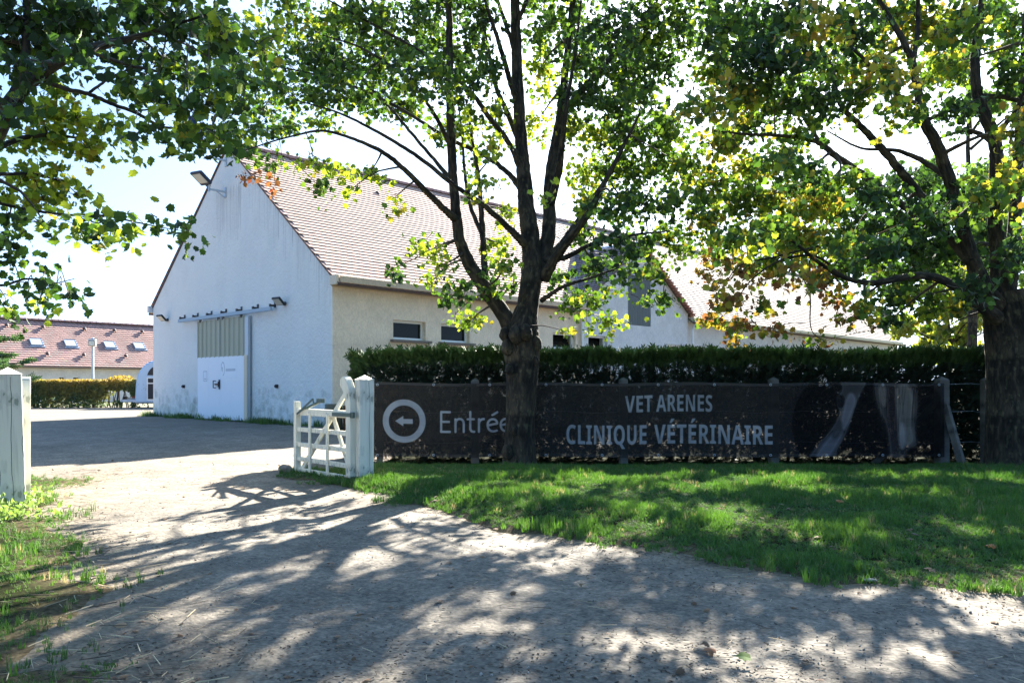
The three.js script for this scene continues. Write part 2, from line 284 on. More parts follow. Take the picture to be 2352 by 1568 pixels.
gableMap.repeat.set(1 / 11, 1 / 9); gableMap.wrapS = gableMap.wrapT = THREE.RepeatWrapping;
const gableMat = mat([0.88, 0.865, 0.81], 0.95, { map: gableMap, bumpMap: stuccoBump, bumpScale: 0.02 });

const barn = thing('barn', 'tall white rendered barn with a pink tiled roof and sliding door in its gable', 'barn', BARN, PHI);
{
  const gw = prism([[0, -0.3], [W, -0.3], [W, H - 0.05], [W / 2, RY - 0.06], [0, H - 0.05]], 0.02); gw.rotateY(Math.PI / 2); part('gable_wall', gw, gableMat, barn);
  const wins = [[1.88, 2.98, 2.24, 2.75], [3.54, 4.62, 2.24, 2.75], [8.26, 9.4, 2.22, 2.74]];
  wallWithHoles(0.02, 9.69, H - 0.02, 0, 0.3, wins, M.stuccoCream, barn, 'long_wall');
  wins.forEach((w, i) => windowIn(barn, ...w, 0, { open: i === 2 ? 0.5 : 0 }));
  part('rear_wall', bx(9.4, H, 0.3, 4.99, H / 2, -W + 0.15), M.stuccoCream, barn);
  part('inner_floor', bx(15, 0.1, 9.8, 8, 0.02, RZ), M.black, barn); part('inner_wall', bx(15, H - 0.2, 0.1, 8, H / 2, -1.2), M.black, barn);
  // eave box
  part('eave_box', [bx(9.66, 0.16, 0.34, 4.86, H - 0.12, 0.18, 0.01), bx(9.72, 0.05, 0.05, 4.83, H - 0.25, 0.04)], mat([0.66, 0.52, 0.36], 0.8, { map: stuccoMap }), barn);
  part('eave_end', [bx(0.08, 0.24, 0.3, -0.03, H - 0.13, 0.15, 0.01)], M.cream, barn);
  // roof
  const ov = 0.42, s0 = V(0, H + 0.05 - Math.sin(PITCH) * ov, Math.cos(PITCH) * ov), rise = (-RZ) / Math.cos(PITCH) + ov;
  const deckG = (x0, x1) => { const g = bx(x1 - x0, 0.06, rise, 0, 0, 0); g.rotateX(PITCH); g.translate((x0 + x1) / 2, H + 0.0 + Math.sin(PITCH) * (rise / 2 - ov), -Math.cos(PITCH) * (rise / 2 - ov)); return g; };
  const back = (x0, x1) => { const g = bx(x1 - x0, 0.06, rise, 0, 0, 0); g.rotateX(-PITCH); g.translate((x0 + x1) / 2, H + Math.sin(PITCH) * (rise / 2 - ov), -W + Math.cos(PITCH) * (rise / 2 - ov)); return g; };
  const roof = part('roof', [deckG(-0.03, 9.7), back(-0.03, 13.0)], M.deck, barn);
  const tone = (a, y, p) => { const n = 0.78 + 0.09 * rnd() + 0.26 * (fbm(p.x * 0.7, p.y * 0.9, 3) - 0.5), l = rnd() < 0.04 ? 0.75 : 1; return [1.08 * n * l, 0.69 * n * l * (0.98 + 0.04 * rnd()), 0.53 * n * l]; };
  tileField(barn, roof, s0.clone().setX(-0.05), V(1, 0, 0), upSlope, 13.1, rise, 0.162, 0.17, 0.017, tone, 300, (p) => p.x < 9.75 || p.z < -0.1);
  for (let x = 0.15; x < 13; x += 0.39) { const o = part('ridge_tile', ridgeShape, tileTone([0.55 + 0.12 * rnd(), 0.34, 0.28]), roof); o.position.set(x, RY + 0.0, RZ); o.rotation.z = 0.05; o.rotation.y = Math.PI / 2 * 0; }
  for (const [x, q] of [[4.6, 0.8], [3.4, 0.22]]) { const o = part('roof_vent', ventShape, M.deck, roof); o.scale.setScalar(0.55); o.position.set(x, H, 0).addScaledVector(upSlope, q * (rise - ov)); o.rotation.x = PITCH - 0.1; o.position.y += 0.06; }
  part('verge_board', [bar(V(-0.02, H - 0.02, 0.02), V(-0.02, RY - 0.02, RZ), 0.03, 0.04), bar(V(-0.02, H - 0.1, -W - 0.25), V(-0.02, RY - 0.02, RZ), 0.03, 0.04)], M.brick, barn);
  part('eave_foot', bx(0.2, 0.22, 0.16, -0.03, H - 0.1, -W - 0.1), M.stuccoWhite, barn);

  // sliding door on the gable: w runs to the left as seen from the yard
  const G = (w0, w1, y0, y1, t, off) => { const g = bx(t, y1 - y0, Math.abs(w1 - w0), -off - t / 2, (y0 + y1) / 2, -(w0 + w1) / 2); return g; };
  const door = part('sliding_door', [G(4.0, 7.16, 0.02, 2.98, 0.05, 0.05), G(4.0, 4.2, 0.02, 2.96, 0.02, 0.101)], M.galv, barn);
  {
    // ribbed sheet above, each half on its own
    for (const [a, b] of [[4.2, 5.66], [5.68, 7.16]]) {
      const n = 42, pos = [], idx = [];
      for (let i = 0; i <= n; i++) { const w = lerp(a, b, i / n), ph = (w * 3.45) % 1, dz = ph < 0.62 ? 0 : ph < 0.7 ? (ph - 0.62) / 0.08 : ph < 0.92 ? 1 : (1 - ph) / 0.08; const x = -0.105 - dz * 0.035; pos.push(x, 1.86, -w, x, 2.99, -w); if (i) { const q = 2 * (i - 1); idx.push(q, q + 2, q + 1, q + 1, q + 2, q + 3); } }
      const g = new THREE.BufferGeometry(); g.setAttribute('position', new THREE.Float32BufferAttribute(pos, 3)); g.setIndex(idx); const p = g.toNonIndexed(); p.computeVertexNormals();
      part('ribbed_panel', p, new THREE.MeshStandardMaterial({ color: lin(0.42, 0.40, 0.28), roughness: 0.5, side: THREE.DoubleSide }), door);
    }
    const pm = mat([0.86, 0.87, 0.9], 0.5);
    for (let i = 0; i < 4; i++) part('white_panel', G(4.2 + i * 0.74 + 0.002, 4.2 + (i + 1) * 0.74 - 0.002, 0.03, 1.87 + 0.004 * i, 0.03, 0.101), pm, door);
    part('door_edge', G(4.02, 4.19, 0.03, 1.88, 0.03, 0.122), M.cream, door);
    part('handle', [G(5.66, 5.74, 0.92, 1.2, 0.02, 0.131), bx(0.02, 0.22, 0.025, -0.21, 1.06, -5.95), bx(0.07, 0.025, 0.025, -0.17, 1.16, -5.95), bx(0.07, 0.025, 0.025, -0.17, 0.96, -5.95), bx(0.03, 0.05, 0.3, -0.15, 1.06, -5.82), bx(0.03, 0.16, 0.04, -0.16, 1.06, -5.72)], M.black, door);
    const sign = (w0, w1, y0, y1, draw, nm, W2, H2) => { const g = new THREE.PlaneGeometry(w1 - w0, y1 - y0); g.rotateY(-Math.PI / 2); g.translate(-0.1345, (y0 + y1) / 2, -(w0 + w1) / 2); part(nm, g, new THREE.MeshStandardMaterial({ map: canvasTex(W2, H2, draw), roughness: 0.4 }), door); };
    sign(4.62, 5.66, 1.24, 1.78, (c, w, h) => { c.fillStyle = '#e9edf2'; c.fillRect(0, 0, w, h); c.strokeStyle = '#6d7584'; c.lineWidth = 9; c.beginPath(); c.ellipse(w * 0.16, h * 0.5, w * 0.1, h * 0.36, 0, -2.9, 1.5); c.stroke(); c.beginPath(); c.moveTo(w * 0.06, h * 0.62); c.quadraticCurveTo(w * 0.1, h * 0.3, w * 0.15, h * 0.48); c.lineTo(w * 0.13, h * 0.66); c.stroke(); c.fillStyle = '#8f9aac'; for (let i = 0; i < 11; i++) c.fillRect(w * (0.34 + i * 0.052), h * 0.5, w * 0.036, h * 0.13); }, 'sign_plate', 512, 256);
    sign(6.5, 6.78, 1.14, 1.48, (c, w, h) => { c.fillStyle = '#e4e9f0'; c.fillRect(0, 0, w, h); c.strokeStyle = '#7d8798'; c.lineWidth = 6; c.strokeRect(w * 0.1, h * 0.08, w * 0.8, h * 0.84); c.fillStyle = '#aab3c2'; c.fillRect(w * 0.24, h * 0.7, w * 0.5, h * 0.1); }, 'notice', 128, 160);
  }
  const rail = part('door_rail', [G(2.65, 8.45, 3.04, 3.13, 0.05, 0.14), G(2.65, 8.45, 3.03, 3.045, 0.09, 0.12)], M.rail, barn);
  for (let i = 0; i < 7; i++) { const w = 2.72 + i * 0.94; part('rail_bracket', [bx(0.16, 0.05, 0.07, -0.09, 3.17, -w), bx(0.03, 0.14, 0.07, -0.16, 3.14, -w), bx(0.02, 0.16, 0.08, -0.012, 3.2, -w)], M.black, rail); }
  for (const w of [4.4, 5.5, 5.8, 7.0]) part('door_hanger', [bx(0.04, 0.1, 0.1, -0.12, 3.0, -w)], M.black, rail);
  for (const w of [2.6, 8.4]) part('door_stop', [bx(0.07, 0.1, 0.08, -0.035, 1.0, -w, 0.01), bx(0.03, 0.05, 0.05, -0.08, 1.0, -w)], M.black, barn);
}
const wing = thing('gabled_wing', 'grey white gabled wing with a tall shuttered opening halfway along the barn', 'building', BARN, PHI);
{
  const x0 = 9.7, x1 = 16.15, xm = 12.92, zf = 0.1, ey = 3.86, py = 6.1;
  const s = new THREE.Shape([[x0, -0.3], [x1, -0.3], [x1, ey], [xm, py], [x0, ey]].map((p) => new THREE.Vector2(...p)));
  const holes = [[9.95, 11.0, 2.16, 2.72], [14.7, 15.75, 2.1, 2.6]];
  for (const [a, b, c, d] of [...holes, [12.19, 13.62, 3.2, 4.98]]) s.holes.push(new THREE.Path([[a, c], [a, d], [b, d], [b, c]].map((p) => new THREE.Vector2(...p))));
  const g = boxUV(plain(new THREE.ExtrudeGeometry(s, { depth: 0.35, bevelEnabled: false }))); g.translate(0, 0, zf - 0.35);
  part('gable_wall', g, mat([0.74, 0.735, 0.72], 0.95, { map: stuccoMap, bumpMap: stuccoBump, bumpScale: 0.015 }), wing);
  windowIn(wing, ...holes[0], zf, { open: 0.5, sill: false }); windowIn(wing, ...holes[1], zf, { sill: false });
  for (const [a, b] of [[12.2, 12.9], [12.91, 13.61]]) { const sh = part('shutter', bx(b - a, 1.78, 0.04, (a + b) / 2, 4.09, zf - 0.06), M.shutter, wing); for (let i = 0; i < 7; i++) part('board', bx((b - a) / 7 - 0.012, 1.76, 0.02, a + (b - a) * (i + 0.5) / 7, 4.09, zf - 0.03), M.shutter, sh); }
  const pitch = Math.atan2(py - ey, xm - x0), zb = -3.4, ln = zf + 0.18 - zb;
  const tone = () => { const n = 0.8 + 0.3 * rnd(); return [0.40 * n, 0.3 * n, 0.3 * n]; };
  const slab = (sgn) => { const l = (xm - x0) / Math.cos(pitch) + 0.25, gg = bx(l, 0.06, ln, 0, 0, 0); gg.rotateZ(sgn * pitch); gg.translate(xm - sgn * (Math.cos(pitch) * (l / 2)), py + 0.02 - Math.sin(pitch) * l / 2, (zf + 0.18 + zb) / 2); return gg; };
  const roof = part('roof', [slab(1), slab(-1)], M.deck, wing);
  const l = (xm - x0) / Math.cos(pitch) + 0.25;
  tileField(wing, roof, V(xm - Math.cos(pitch) * l, py + 0.05 - Math.sin(pitch) * l, zb), V(0, 0, 1), V(Math.cos(pitch), Math.sin(pitch), 0), ln, l, 0.162, 0.17, 0.016, tone, 120);
  tileField(wing, roof, V(xm + Math.cos(pitch) * l, py + 0.05 - Math.sin(pitch) * l, zf + 0.18), V(0, 0, -1), V(-Math.cos(pitch), Math.sin(pitch), 0), ln, l, 0.162, 0.17, 0.016, tone, 60);
  // brick verge stepping down the right side
  for (let i = 0; i < 24; i++) { const t = (i + 0.5) / 24; part('verge_brick', bx(0.145, 0.09, 0.14, 0, 0, zf + 0.2), mat([0.28 + 0.1 * rnd(), 0.15, 0.1], 0.9), wing).position.set(xm + (x1 - xm + 0.12) * t, py - 0.02 - (py - ey + 0.08) * t, 0); }
  part('ridge_cap', [rod(V(xm, py + 0.06, zf + 0.2), V(xm, py + 0.06, zb), 0.11)], M.galv, wing);
  part('valley_flashing', [bar(V(x0 - 0.12, ey - 0.1, 0.12), V(xm, py + 0.05, -3.0), 0.16, 0.02)], M.zinc, wing);
  part('downpipe', [rod(V(x0 - 0.1, 0, 0.12), V(x0 - 0.1, ey - 0.25, 0.12), 0.045)], M.white, wing);
}
const far = thing('far_barn', 'long cream rendered barn with pale tiles and a gutter beyond the gabled wing', 'barn', BARN, PHI);
{
  const ov = 0.42, s0 = V(13, H + 0.05 - Math.sin(PITCH) * ov, Math.cos(PITCH) * ov), rise = (-RZ) / Math.cos(PITCH) + ov;
  wallWithHoles(16.16, LEN, H - 0.02, 0, 0.3, [[17.0, 18.1, 2.0, 2.55], [19.0, 20.1, 2.0, 2.55]], M.stuccoPale, far, 'long_wall');
  windowIn(far, 17.0, 18.1, 2.0, 2.55, 0, { sill: false }); windowIn(far, 19.0, 20.1, 2.0, 2.55, 0, { sill: false });
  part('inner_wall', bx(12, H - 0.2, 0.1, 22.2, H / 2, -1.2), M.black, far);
  const gw = prism([[0, -0.3], [W, -0.3], [W, H - 0.05], [W / 2, RY - 0.06], [0, H - 0.05]], 0.3); gw.rotateY(Math.PI / 2); gw.translate(LEN - 0.3, 0, 0); part('gable_wall', gw, M.stuccoPale, far);
  part('rear_wall', bx(LEN - 10, H, 0.3, 5 + LEN / 2, H / 2, -W + 0.15), M.stuccoPale, far);
  const slope = (sgn) => { const g = bx(LEN + 0.1 - 13 - (sgn > 0 ? 3.2 : 0), 0.06, rise, 0, 0, 0); g.rotateX(sgn * PITCH); g.translate((13 + LEN + 0.1) / 2 + (sgn > 0 ? 1.6 : 0), H + Math.sin(PITCH) * (rise / 2 - ov), (sgn > 0 ? 0 : -W) - sgn * Math.cos(PITCH) * (rise / 2 - ov)); return g; };
  const roof = part('roof', [slope(1), slope(-1)], M.deck, far);
  const tone = (a, y, p) => { const n = 0.82 + 0.1 * rnd() + 0.2 * (fbm(p.x * 0.7, p.y * 0.9, 3) - 0.5); return [0.72 * n, 0.56 * n, 0.47 * n]; };
  tileField(far, roof, s0, V(1, 0, 0), upSlope, LEN + 0.15 - 13, rise, 0.162, 0.17, 0.022, tone, 200, (p) => p.x > 16.2 || p.z < -0.1);
  for (let x = 13.1; x < LEN; x += 0.39) { const o = part('ridge_tile', ridgeShape, tileTone([0.6, 0.42, 0.36]), roof); o.position.set(x, RY, RZ); }
  part('soffit', bx(LEN - 16.2, 0.16, 0.34, (LEN + 16.2) / 2, H - 0.12, 0.18), mat([0.5, 0.47, 0.36], 0.8), far);
  const gut = new THREE.CylinderGeometry(0.075, 0.075, LEN - 16.1, 10, 1, false, Math.PI, Math.PI); gut.rotateZ(Math.PI / 2); gut.rotateX(Math.PI / 2 * 0); gut.translate((LEN + 16.2) / 2, H - 0.16, 0.44); part('gutter', gut, mat([0.42, 0.40, 0.32], 0.5, { side: THREE.DoubleSide }), far);
  part('downpipe', [rod(V(16.35, 0, 0.2), V(16.35, H - 0.5, 0.2), 0.05), rod(V(16.35, H - 0.5, 0.2), V(16.35, H - 0.18, 0.42), 0.05)], M.white, far);
}

// floodlights and their arms on the gable (own axes of the barn: -x leaves the wall)
function small_flood(w, y, label) {
  const t = thing('floodlight', label, 'floodlight', BARN, PHI, 'small floodlights on the gable'); t.position.copy(barn.localToWorld(V(-0.01, y - 0.0, -w)));
  part('bracket', [bx(0.1, 0.03, 0.12, -0.05, 0.0, 0), bx(0.02, 0.1, 0.08, -0.012, 0.0, 0)], M.black, t);
  const h = part('housing', bx(0.26, 0.06, 0.3, 0, 0, 0, 0.015), M.black, t); h.position.set(-0.2, 0.05, 0); h.rotation.z = -0.75; h.rotation.y = 0.2;
  part('lens', bx(0.2, 0.012, 0.24, 0, -0.035, 0), M.lens, h);
}
barn.updateMatrixWorld(true);
small_flood(9.66, 3.2, 'small black floodlight left of the sliding door rail');
small_flood(2.2, 3.19, 'small black floodlight right of the sliding door rail');
{
  const t = thing('floodlight', 'large black floodlight on a galvanised arm high on the gable', 'floodlight', BARN, PHI); t.position.copy(barn.localToWorld(V(0, 6.73, -5.6)));
  part('arm', [bx(0.5, 0.05, 0.05, -0.25, 0.0, 0), bx(0.03, 0.3, 0.12, -0.015, -0.02, 0), bar(V(-0.04, -0.16, 0), V(-0.28, -0.02, 0), 0.03, 0.03), bx(0.05, 0.3, 0.05, -0.5, 0.08, 0)], M.galv, t);
  const h = part('housing', [bx(0.62, 0.1, 0.5, 0, 0, 0, 0.03), ...[0, 1, 2, 3, 4, 5].map((i) => bx(0.5, 0.05, 0.015, 0, 0.07, -0.2 + i * 0.08)), bx(0.14, 0.1, 0.1, 0.36, 0, 0)], mat([0.025, 0.035, 0.06], 0.45), t);
  h.position.set(-0.74, 0.27, 0); h.rotation.z = -0.55; h.rotation.y = 0.3; h.scale.setScalar(0.82);
  part('lens', bx(0.42, 0.02, 0.4, -0.03, -0.055, 0), M.lens, h);
}
{
  const t = thing('wall_bracket', 'empty galvanised bracket just under the peak of the gable', 'bracket', BARN, PHI); t.position.copy(barn.localToWorld(V(0, 7.62, -5.55)));
  part('arm', bx(0.5, 0.05, 0.05, -0.25, 0.02, 0), M.galv, t); part('plate', bx(0.03, 0.26, 0.1, -0.015, -0.02, 0), M.galv, t);
}

// ---------------------------------------------------------------- low stable block behind on the left
{
  const A = at(190, 834, 52); const t = thing('stable_block', 'low cream stable block with a pink tiled roof and four skylights behind the clipped hedge', 'building', [A.x, 0.287, A.z], PHI);
  const h = A.y - 0.287, L0 = -10, L1 = 14, half = 3.65, ry = 5.72 - 0.287, pitch = Math.atan2(ry - h, half), up = V(0, Math.sin(pitch), -Math.cos(pitch));
  const wins = [[-1.46, -1.05, 1.2, 1.68], [-0.62, -0.2, 1.2, 1.68], [2.83, 3.2, 1.15, 1.65]];
  wallWithHoles(L0, L1, h - 0.02, -0.05, 0.3, wins, mat([0.88, 0.80, 0.70], 0.95, { map: stuccoMap }), t, 'long_wall');
  for (const w of wins) { windowIn(t, ...w, -0.05, { sill: true, inset: 0.1 }); }
  part('rear_wall', bx(L1 - L0, h, 0.3, (L0 + L1) / 2, h / 2, -half * 2), M.stuccoPale, t);
  const ov = 0.35, rise = half / Math.cos(pitch) + ov;
  const slab = (sgn) => { const g = bx(L1 - L0, 0.06, rise, 0, 0, 0); g.rotateX(sgn * pitch); g.translate((L0 + L1) / 2, h + Math.sin(pitch) * (rise / 2 - ov) - 0.03, (sgn > 0 ? 0 : -2 * half) - sgn * Math.cos(pitch) * (rise / 2 - ov)); return g; };
  const roof = part('roof', [slab(1), slab(-1)], M.deck, t);
  const tone = (a, y, p) => { const n = 0.72 + 0.14 * rnd() + 0.26 * (fbm(p.x * 0.9, p.y, 3) - 0.5); return [0.9 * n, 0.54 * n, 0.46 * n]; };
  tileField(t, roof, V(L0, h - Math.sin(pitch) * ov, Math.cos(pitch) * ov), V(1, 0, 0), up, L1 - L0, rise, 0.235, 0.26, 0.035, tone, 200);
  for (let x = L0 + 0.2; x < L1; x += 0.4) { const o = part('ridge_tile', ridgeShape, tileTone([0.5, 0.3, 0.26]), roof); o.position.set(x, ry + 0.03, -half); }
  part('gutter', [rod(V(L0, h - 0.3, 0.32), V(L1, h - 0.3, 0.32), 0.06)], mat([0.2, 0.13, 0.09], 0.6), t);
  const on = (x, q, lift) => V(x, h, 0).addScaledVector(up, q).add(V(0, Math.cos(pitch) * lift, Math.sin(pitch) * lift));
  for (const x of [-2.28, -0.26, 2.21, 4.16]) {
    const f = part('skylight', [bx(0.86, 0.09, 0.06, 0, 0, 0.46), bx(0.86, 0.09, 0.06, 0, 0, -0.46), bx(0.06, 0.09, 0.86, 0.4, 0, 0), bx(0.06, 0.09, 0.86, -0.4, 0, 0), bx(1.0, 0.02, 0.25, 0, -0.03, 0.58)], M.zinc, t);
    f.position.copy(on(x, 2.1, 0.07)); f.rotation.x = pitch; f.scale.set(0.86, 1, 0.72);
    part('pane', bx(0.76, 0.02, 0.88, 0, 0.025, 0), new THREE.MeshPhysicalMaterial({ color: lin(0.6, 0.63, 0.64), roughness: 0.15, clearcoat: 1 }), f);
  }
  for (const [x, q] of [[-3.6, 3.75], [-1.5, 3.75], [1.05, 3.75], [3.0, 3.75], [4.9, 3.75], [-1.9, 0.75], [0.25, 0.75], [2.9, 0.75]]) { const o = part('roof_vent', ventShape, M.deck, roof); o.position.copy(on(x, q, 0.08)); o.rotation.x = pitch - 0.2; o.scale.setScalar(1.2); }
}
// lamp post
{
  const p = at(212, 890, 42); const t = thing('lamp_post', 'grey steel lamp post with a box floodlight behind the clipped hedge', 'lamp post', [p.x, 0.287, p.z], 0);
  part('pole', rod(V(0, 0, 0), V(0, 3.6, 0), 0.075, 0.06, 12), M.galv, t);
  part('cross_piece', [bx(0.4, 0.06, 0.06, 0.0, 3.5, 0.08)], M.galv, t);
  const h = part('lamp_housing', [bx(0.36, 0.34, 0.22, 0.06, 3.3, 0.14, 0.03)], mat([0.28, 0.27, 0.25], 0.6), t); part('lens', bx(0.27, 0.22, 0.02, 0.06, 3.29, 0.255), M.lens, h);
}
// horse trailer, its nose to the left
{
  const d = 38, k = d / FOCAL, p = at(352, 890, d); const t = thing('horse_trailer', 'silver blue horse trailer with a rounded nose half hidden behind the barn', 'trailer', [p.x, 0.287, p.z], 0.12);
  const b = 0.3, L = 3.6, s = new THREE.Shape();
  s.moveTo(-0.78, b); s.lineTo(L, b); s.lineTo(L, 2.2); s.lineTo(0.35, 2.22); s.bezierCurveTo(-0.35, 2.2, -0.66, 1.75, -0.74, 1.1); s.lineTo(-0.78, b);
  const g = boxUV(plain(new THREE.ExtrudeGeometry(s, { depth: 1.6, bevelEnabled: true, bevelSize: 0.1, bevelThickness: 0.12, bevelSegments: 4, curveSegments: 16 }))); g.translate(0, 0, -1.7);
  const shell = mergeVertices(plain(g)); part('body', g, mat([0.46, 0.60, 0.74], 0.35, { metalness: 0.25 }), t);
  const arch = new THREE.Shape(); arch.moveTo(-0.28, 1.55); arch.bezierCurveTo(-0.2, 1.9, 0.05, 2.05, 0.5, 2.06); arch.lineTo(0.5, 1.55); arch.lineTo(-0.28, 1.55);
  const ag = new THREE.ExtrudeGeometry(arch, { depth: 0.02, bevelEnabled: false }); ag.translate(0, 0, 0.021); part('arched_window', ag, M.black, t);
  const door = part('side_door', bx(0.95, 1.08, 0.02, 0.17, 0.9, 0.031), M.white, t); part('door_panel', [bx(0.83, 0.72, 0.012, 0.17, 0.78, 0.048), bx(0.83, 0.2, 0.012, 0.17, 1.3, 0.048)], M.black, door);
  part('mudguard', bx(1.5, 0.12, 0.24, 2.3, 0.72, 0.1, 0.05), M.black, t);
  const wheel = part('wheel', (() => { const c = new THREE.CylinderGeometry(0.31, 0.31, 0.2, 20); c.rotateX(Math.PI / 2); c.translate(2.0, 0.31, 0.1); return c; })(), M.black, t);
  part('chassis', [bx(L + 1.6, 0.12, 0.12, L / 2 - 0.7, 0.34, -0.05), bx(L + 0.2, 0.12, 0.12, L / 2, 0.34, -1.5)], M.galv, t);
  part('drawbar', [bar(V(-0.6, 0.38, -0.1), V(-1.5, 0.42, -0.75), 0.08, 0.1), bar(V(-0.6, 0.38, -1.45), V(-1.5, 0.42, -0.8), 0.08, 0.1)], M.galv, t);
  const jw = part('jockey_wheel', [rod(V(-1.15, 0.12, -0.6), V(-1.15, 0.95, -0.6), 0.03)], M.steel, t);
  { const c = new THREE.CylinderGeometry(0.11, 0.11, 0.06, 14); c.rotateX(Math.PI / 2); c.translate(-1.12, 0.11, -0.6); part('rim', c, M.black, jw); }
  part('hitch_cover', bx(0.22, 0.16, 0.16, -1.55, 0.45, -0.78, 0.03), M.black, t);
  part('nose_box', bx(0.34, 0.22, 0.3, -1.0, 0.55, -0.6, 0.03), mat([0.5, 0.12, 0.06], 0.5), t);
}

// ---------------------------------------------------------------- gate posts and the two leaves
function gatePost(x, d, h, w, turn, label, lean = 0) {
  const t = thing('gate_post', label, 'gate post', [x, groundY(x, d) - 0.02, -d], turn, 'pair of gate posts'); t.rotation.z = lean;
  part('shaft', bx(w, h, w, 0, h / 2, 0, 0.012), M.post, t);
  const c = new THREE.ConeGeometry(w * 0.76, w * 0.32, 4, 1); c.rotateY(Math.PI / 4); c.translate(0, h + w * 0.16, 0); part('cap', boxUV(plain(c)), M.post, t);
  // drying cracks down the front, cut as thin dark grooves
  const pts = []; let cx = 0.02; for (let i = 0; i <= 14; i++) { pts.push([cx, h * (0.98 - i * 0.065)]); cx += (rnd() - 0.46) * 0.016; }
  const gs = []; for (let i = 1; i < pts.length; i++) gs.push(bar(V(pts[i - 1][0], pts[i - 1][1], w / 2), V(pts[i][0], pts[i][1], w / 2), 0.0045, 0.002));
  part('crack', gs, mat([0.06, 0.06, 0.06], 1), t);
  return t;
}
gatePost(-1.93, 10.38, 1.37, 0.2, 0.547, 'white wooden gate post between the open gate leaf and the banner', -0.006);
gatePost(-5.26, 8.4, 1.41, 0.24, 0.547, 'white wooden gate post at the left edge of the photo', 0.03);
function gateLeaf(label, p, turn) {
  const t = thing('gate_leaf', label, 'gate', p, turn, null), Z = 0.045;
  const stile = new THREE.Shape(); stile.moveTo(0, -0.02); stile.lineTo(0.115, -0.02); stile.lineTo(0.115, 0.9); stile.bezierCurveTo(0.115, 1.08, 0.17, 1.18, 0.245, 1.24); stile.bezierCurveTo(0.29, 1.3, 0.25, 1.38, 0.17, 1.37); stile.bezierCurveTo(0.06, 1.32, 0, 1.14, 0, 0.95);
  const g = boxUV(plain(new THREE.ExtrudeGeometry(stile, { depth: 2 * Z, bevelEnabled: true, bevelSize: 0.004, bevelThickness: 0.004, bevelSegments: 1, curveSegments: 10 }))); g.translate(0, 0, -Z); part('hinge_stile', g, M.paint, t);
  part('end_stile', bx(0.085, 1.05, 0.08, 1.63, 0.505, 0, 0.008), M.paint, t);
  part('rail', bx(1.5, 0.095, 0.07, 0.86, 0.88, 0, 0.006), M.paint, t);
  for (const y of [0.628, 0.412, 0.205]) part('rail', bx(1.48, 0.062, 0.032, 0.853, y, -0.005, 0.005), M.paint, t);
  part('rail', bx(1.48, 0.085, 0.035, 0.853, 0.035, -0.005, 0.005), M.paint, t);
  for (const x of [0.64, 1.16]) part('batten', bx(0.055, 0.87, 0.022, x, 0.43, -0.037, 0.004), M.paint, t);
  part('brace', bar(V(0.2, 1.2, 0.03), V(1.56, 0.03, 0.03), 0.075, 0.026, 0.005), M.paint, t);
  part('brace', bar(V(0.6, 0.84, 0.03), V(0.1, 0.08, 0.03), 0.07, 0.026, 0.005), M.paint, t);
  const bolts = []; for (const x of [0.64, 1.16]) for (const y of [0.88, 0.628, 0.412, 0.205, 0.035]) bolts.push(bx(0.014, 0.014, 0.008, x, y, -0.05)); for (const [x, y] of [[0.42, 0.628], [0.9, 0.628], [0.3, 0.412], [1.3, 0.205], [0.22, 0.205]]) bolts.push(bx(0.014, 0.014, 0.008, x, y, -0.026));
  part('bolts', bolts, M.steel, t);
  part('hinge_strap', [bx(0.5, 0.05, 0.01, 0.22, 0.875, -0.056, 0.003), bx(0.09, 0.075, 0.03, -0.045, 0.875, -0.04, 0.008)], M.green, t);
  part('hinge_foot', [bx(0.2, 0.07, 0.012, 0.05, 0.03, -0.056, 0.004), bx(0.08, 0.1, 0.04, -0.05, 0.03, -0.03, 0.008)], M.black, t);
  part('latch', [bar(V(1.52, 0.85, -0.06), V(1.02, 1.07, -0.06), 0.026, 0.012), bar(V(1.02, 1.075, -0.06), V(0.99, 1.0, -0.06), 0.022, 0.01), bar(V(1.45, 0.9, -0.02), V(0.9, 1.03, -0.02), 0.03, 0.03), bx(0.16, 0.06, 0.05, 0.87, 1.05, -0.02, 0.006)], M.green, t);
  return t;
}
gateLeaf('white five bar gate leaf standing open beside the banner, with green iron straps', [-2.06, 0.02, -10.35], 2.28);
gateLeaf('white gate leaf seen end on behind the left gate post', [-5.34, 0.0, -8.75], Math.atan2(0.853, -0.522));
{ // stone that holds the leaf open
  const g = new THREE.IcosahedronGeometry(0.075, 3), p = g.attributes.position; for (let i = 0; i < p.count; i++) { const v = V(p.getX(i), p.getY(i), p.getZ(i)), k = 0.72 + 0.6 * fbm(v.x * 14 + 5, v.y * 14 + v.z * 18, 3); p.setXYZ(i, v.x * k * 1.15, v.y * k, v.z * k); } g.computeVertexNormals();
  const o = part('stone', boxUV(plain(g)), mat([0.5, 0.44, 0.36], 0.95, { map: tileMap })); o.position.copy(V(-3.31, 0.06, -11.62)); tag(o, 'rough brown stone at the foot of the open gate leaf', 'stone');
}
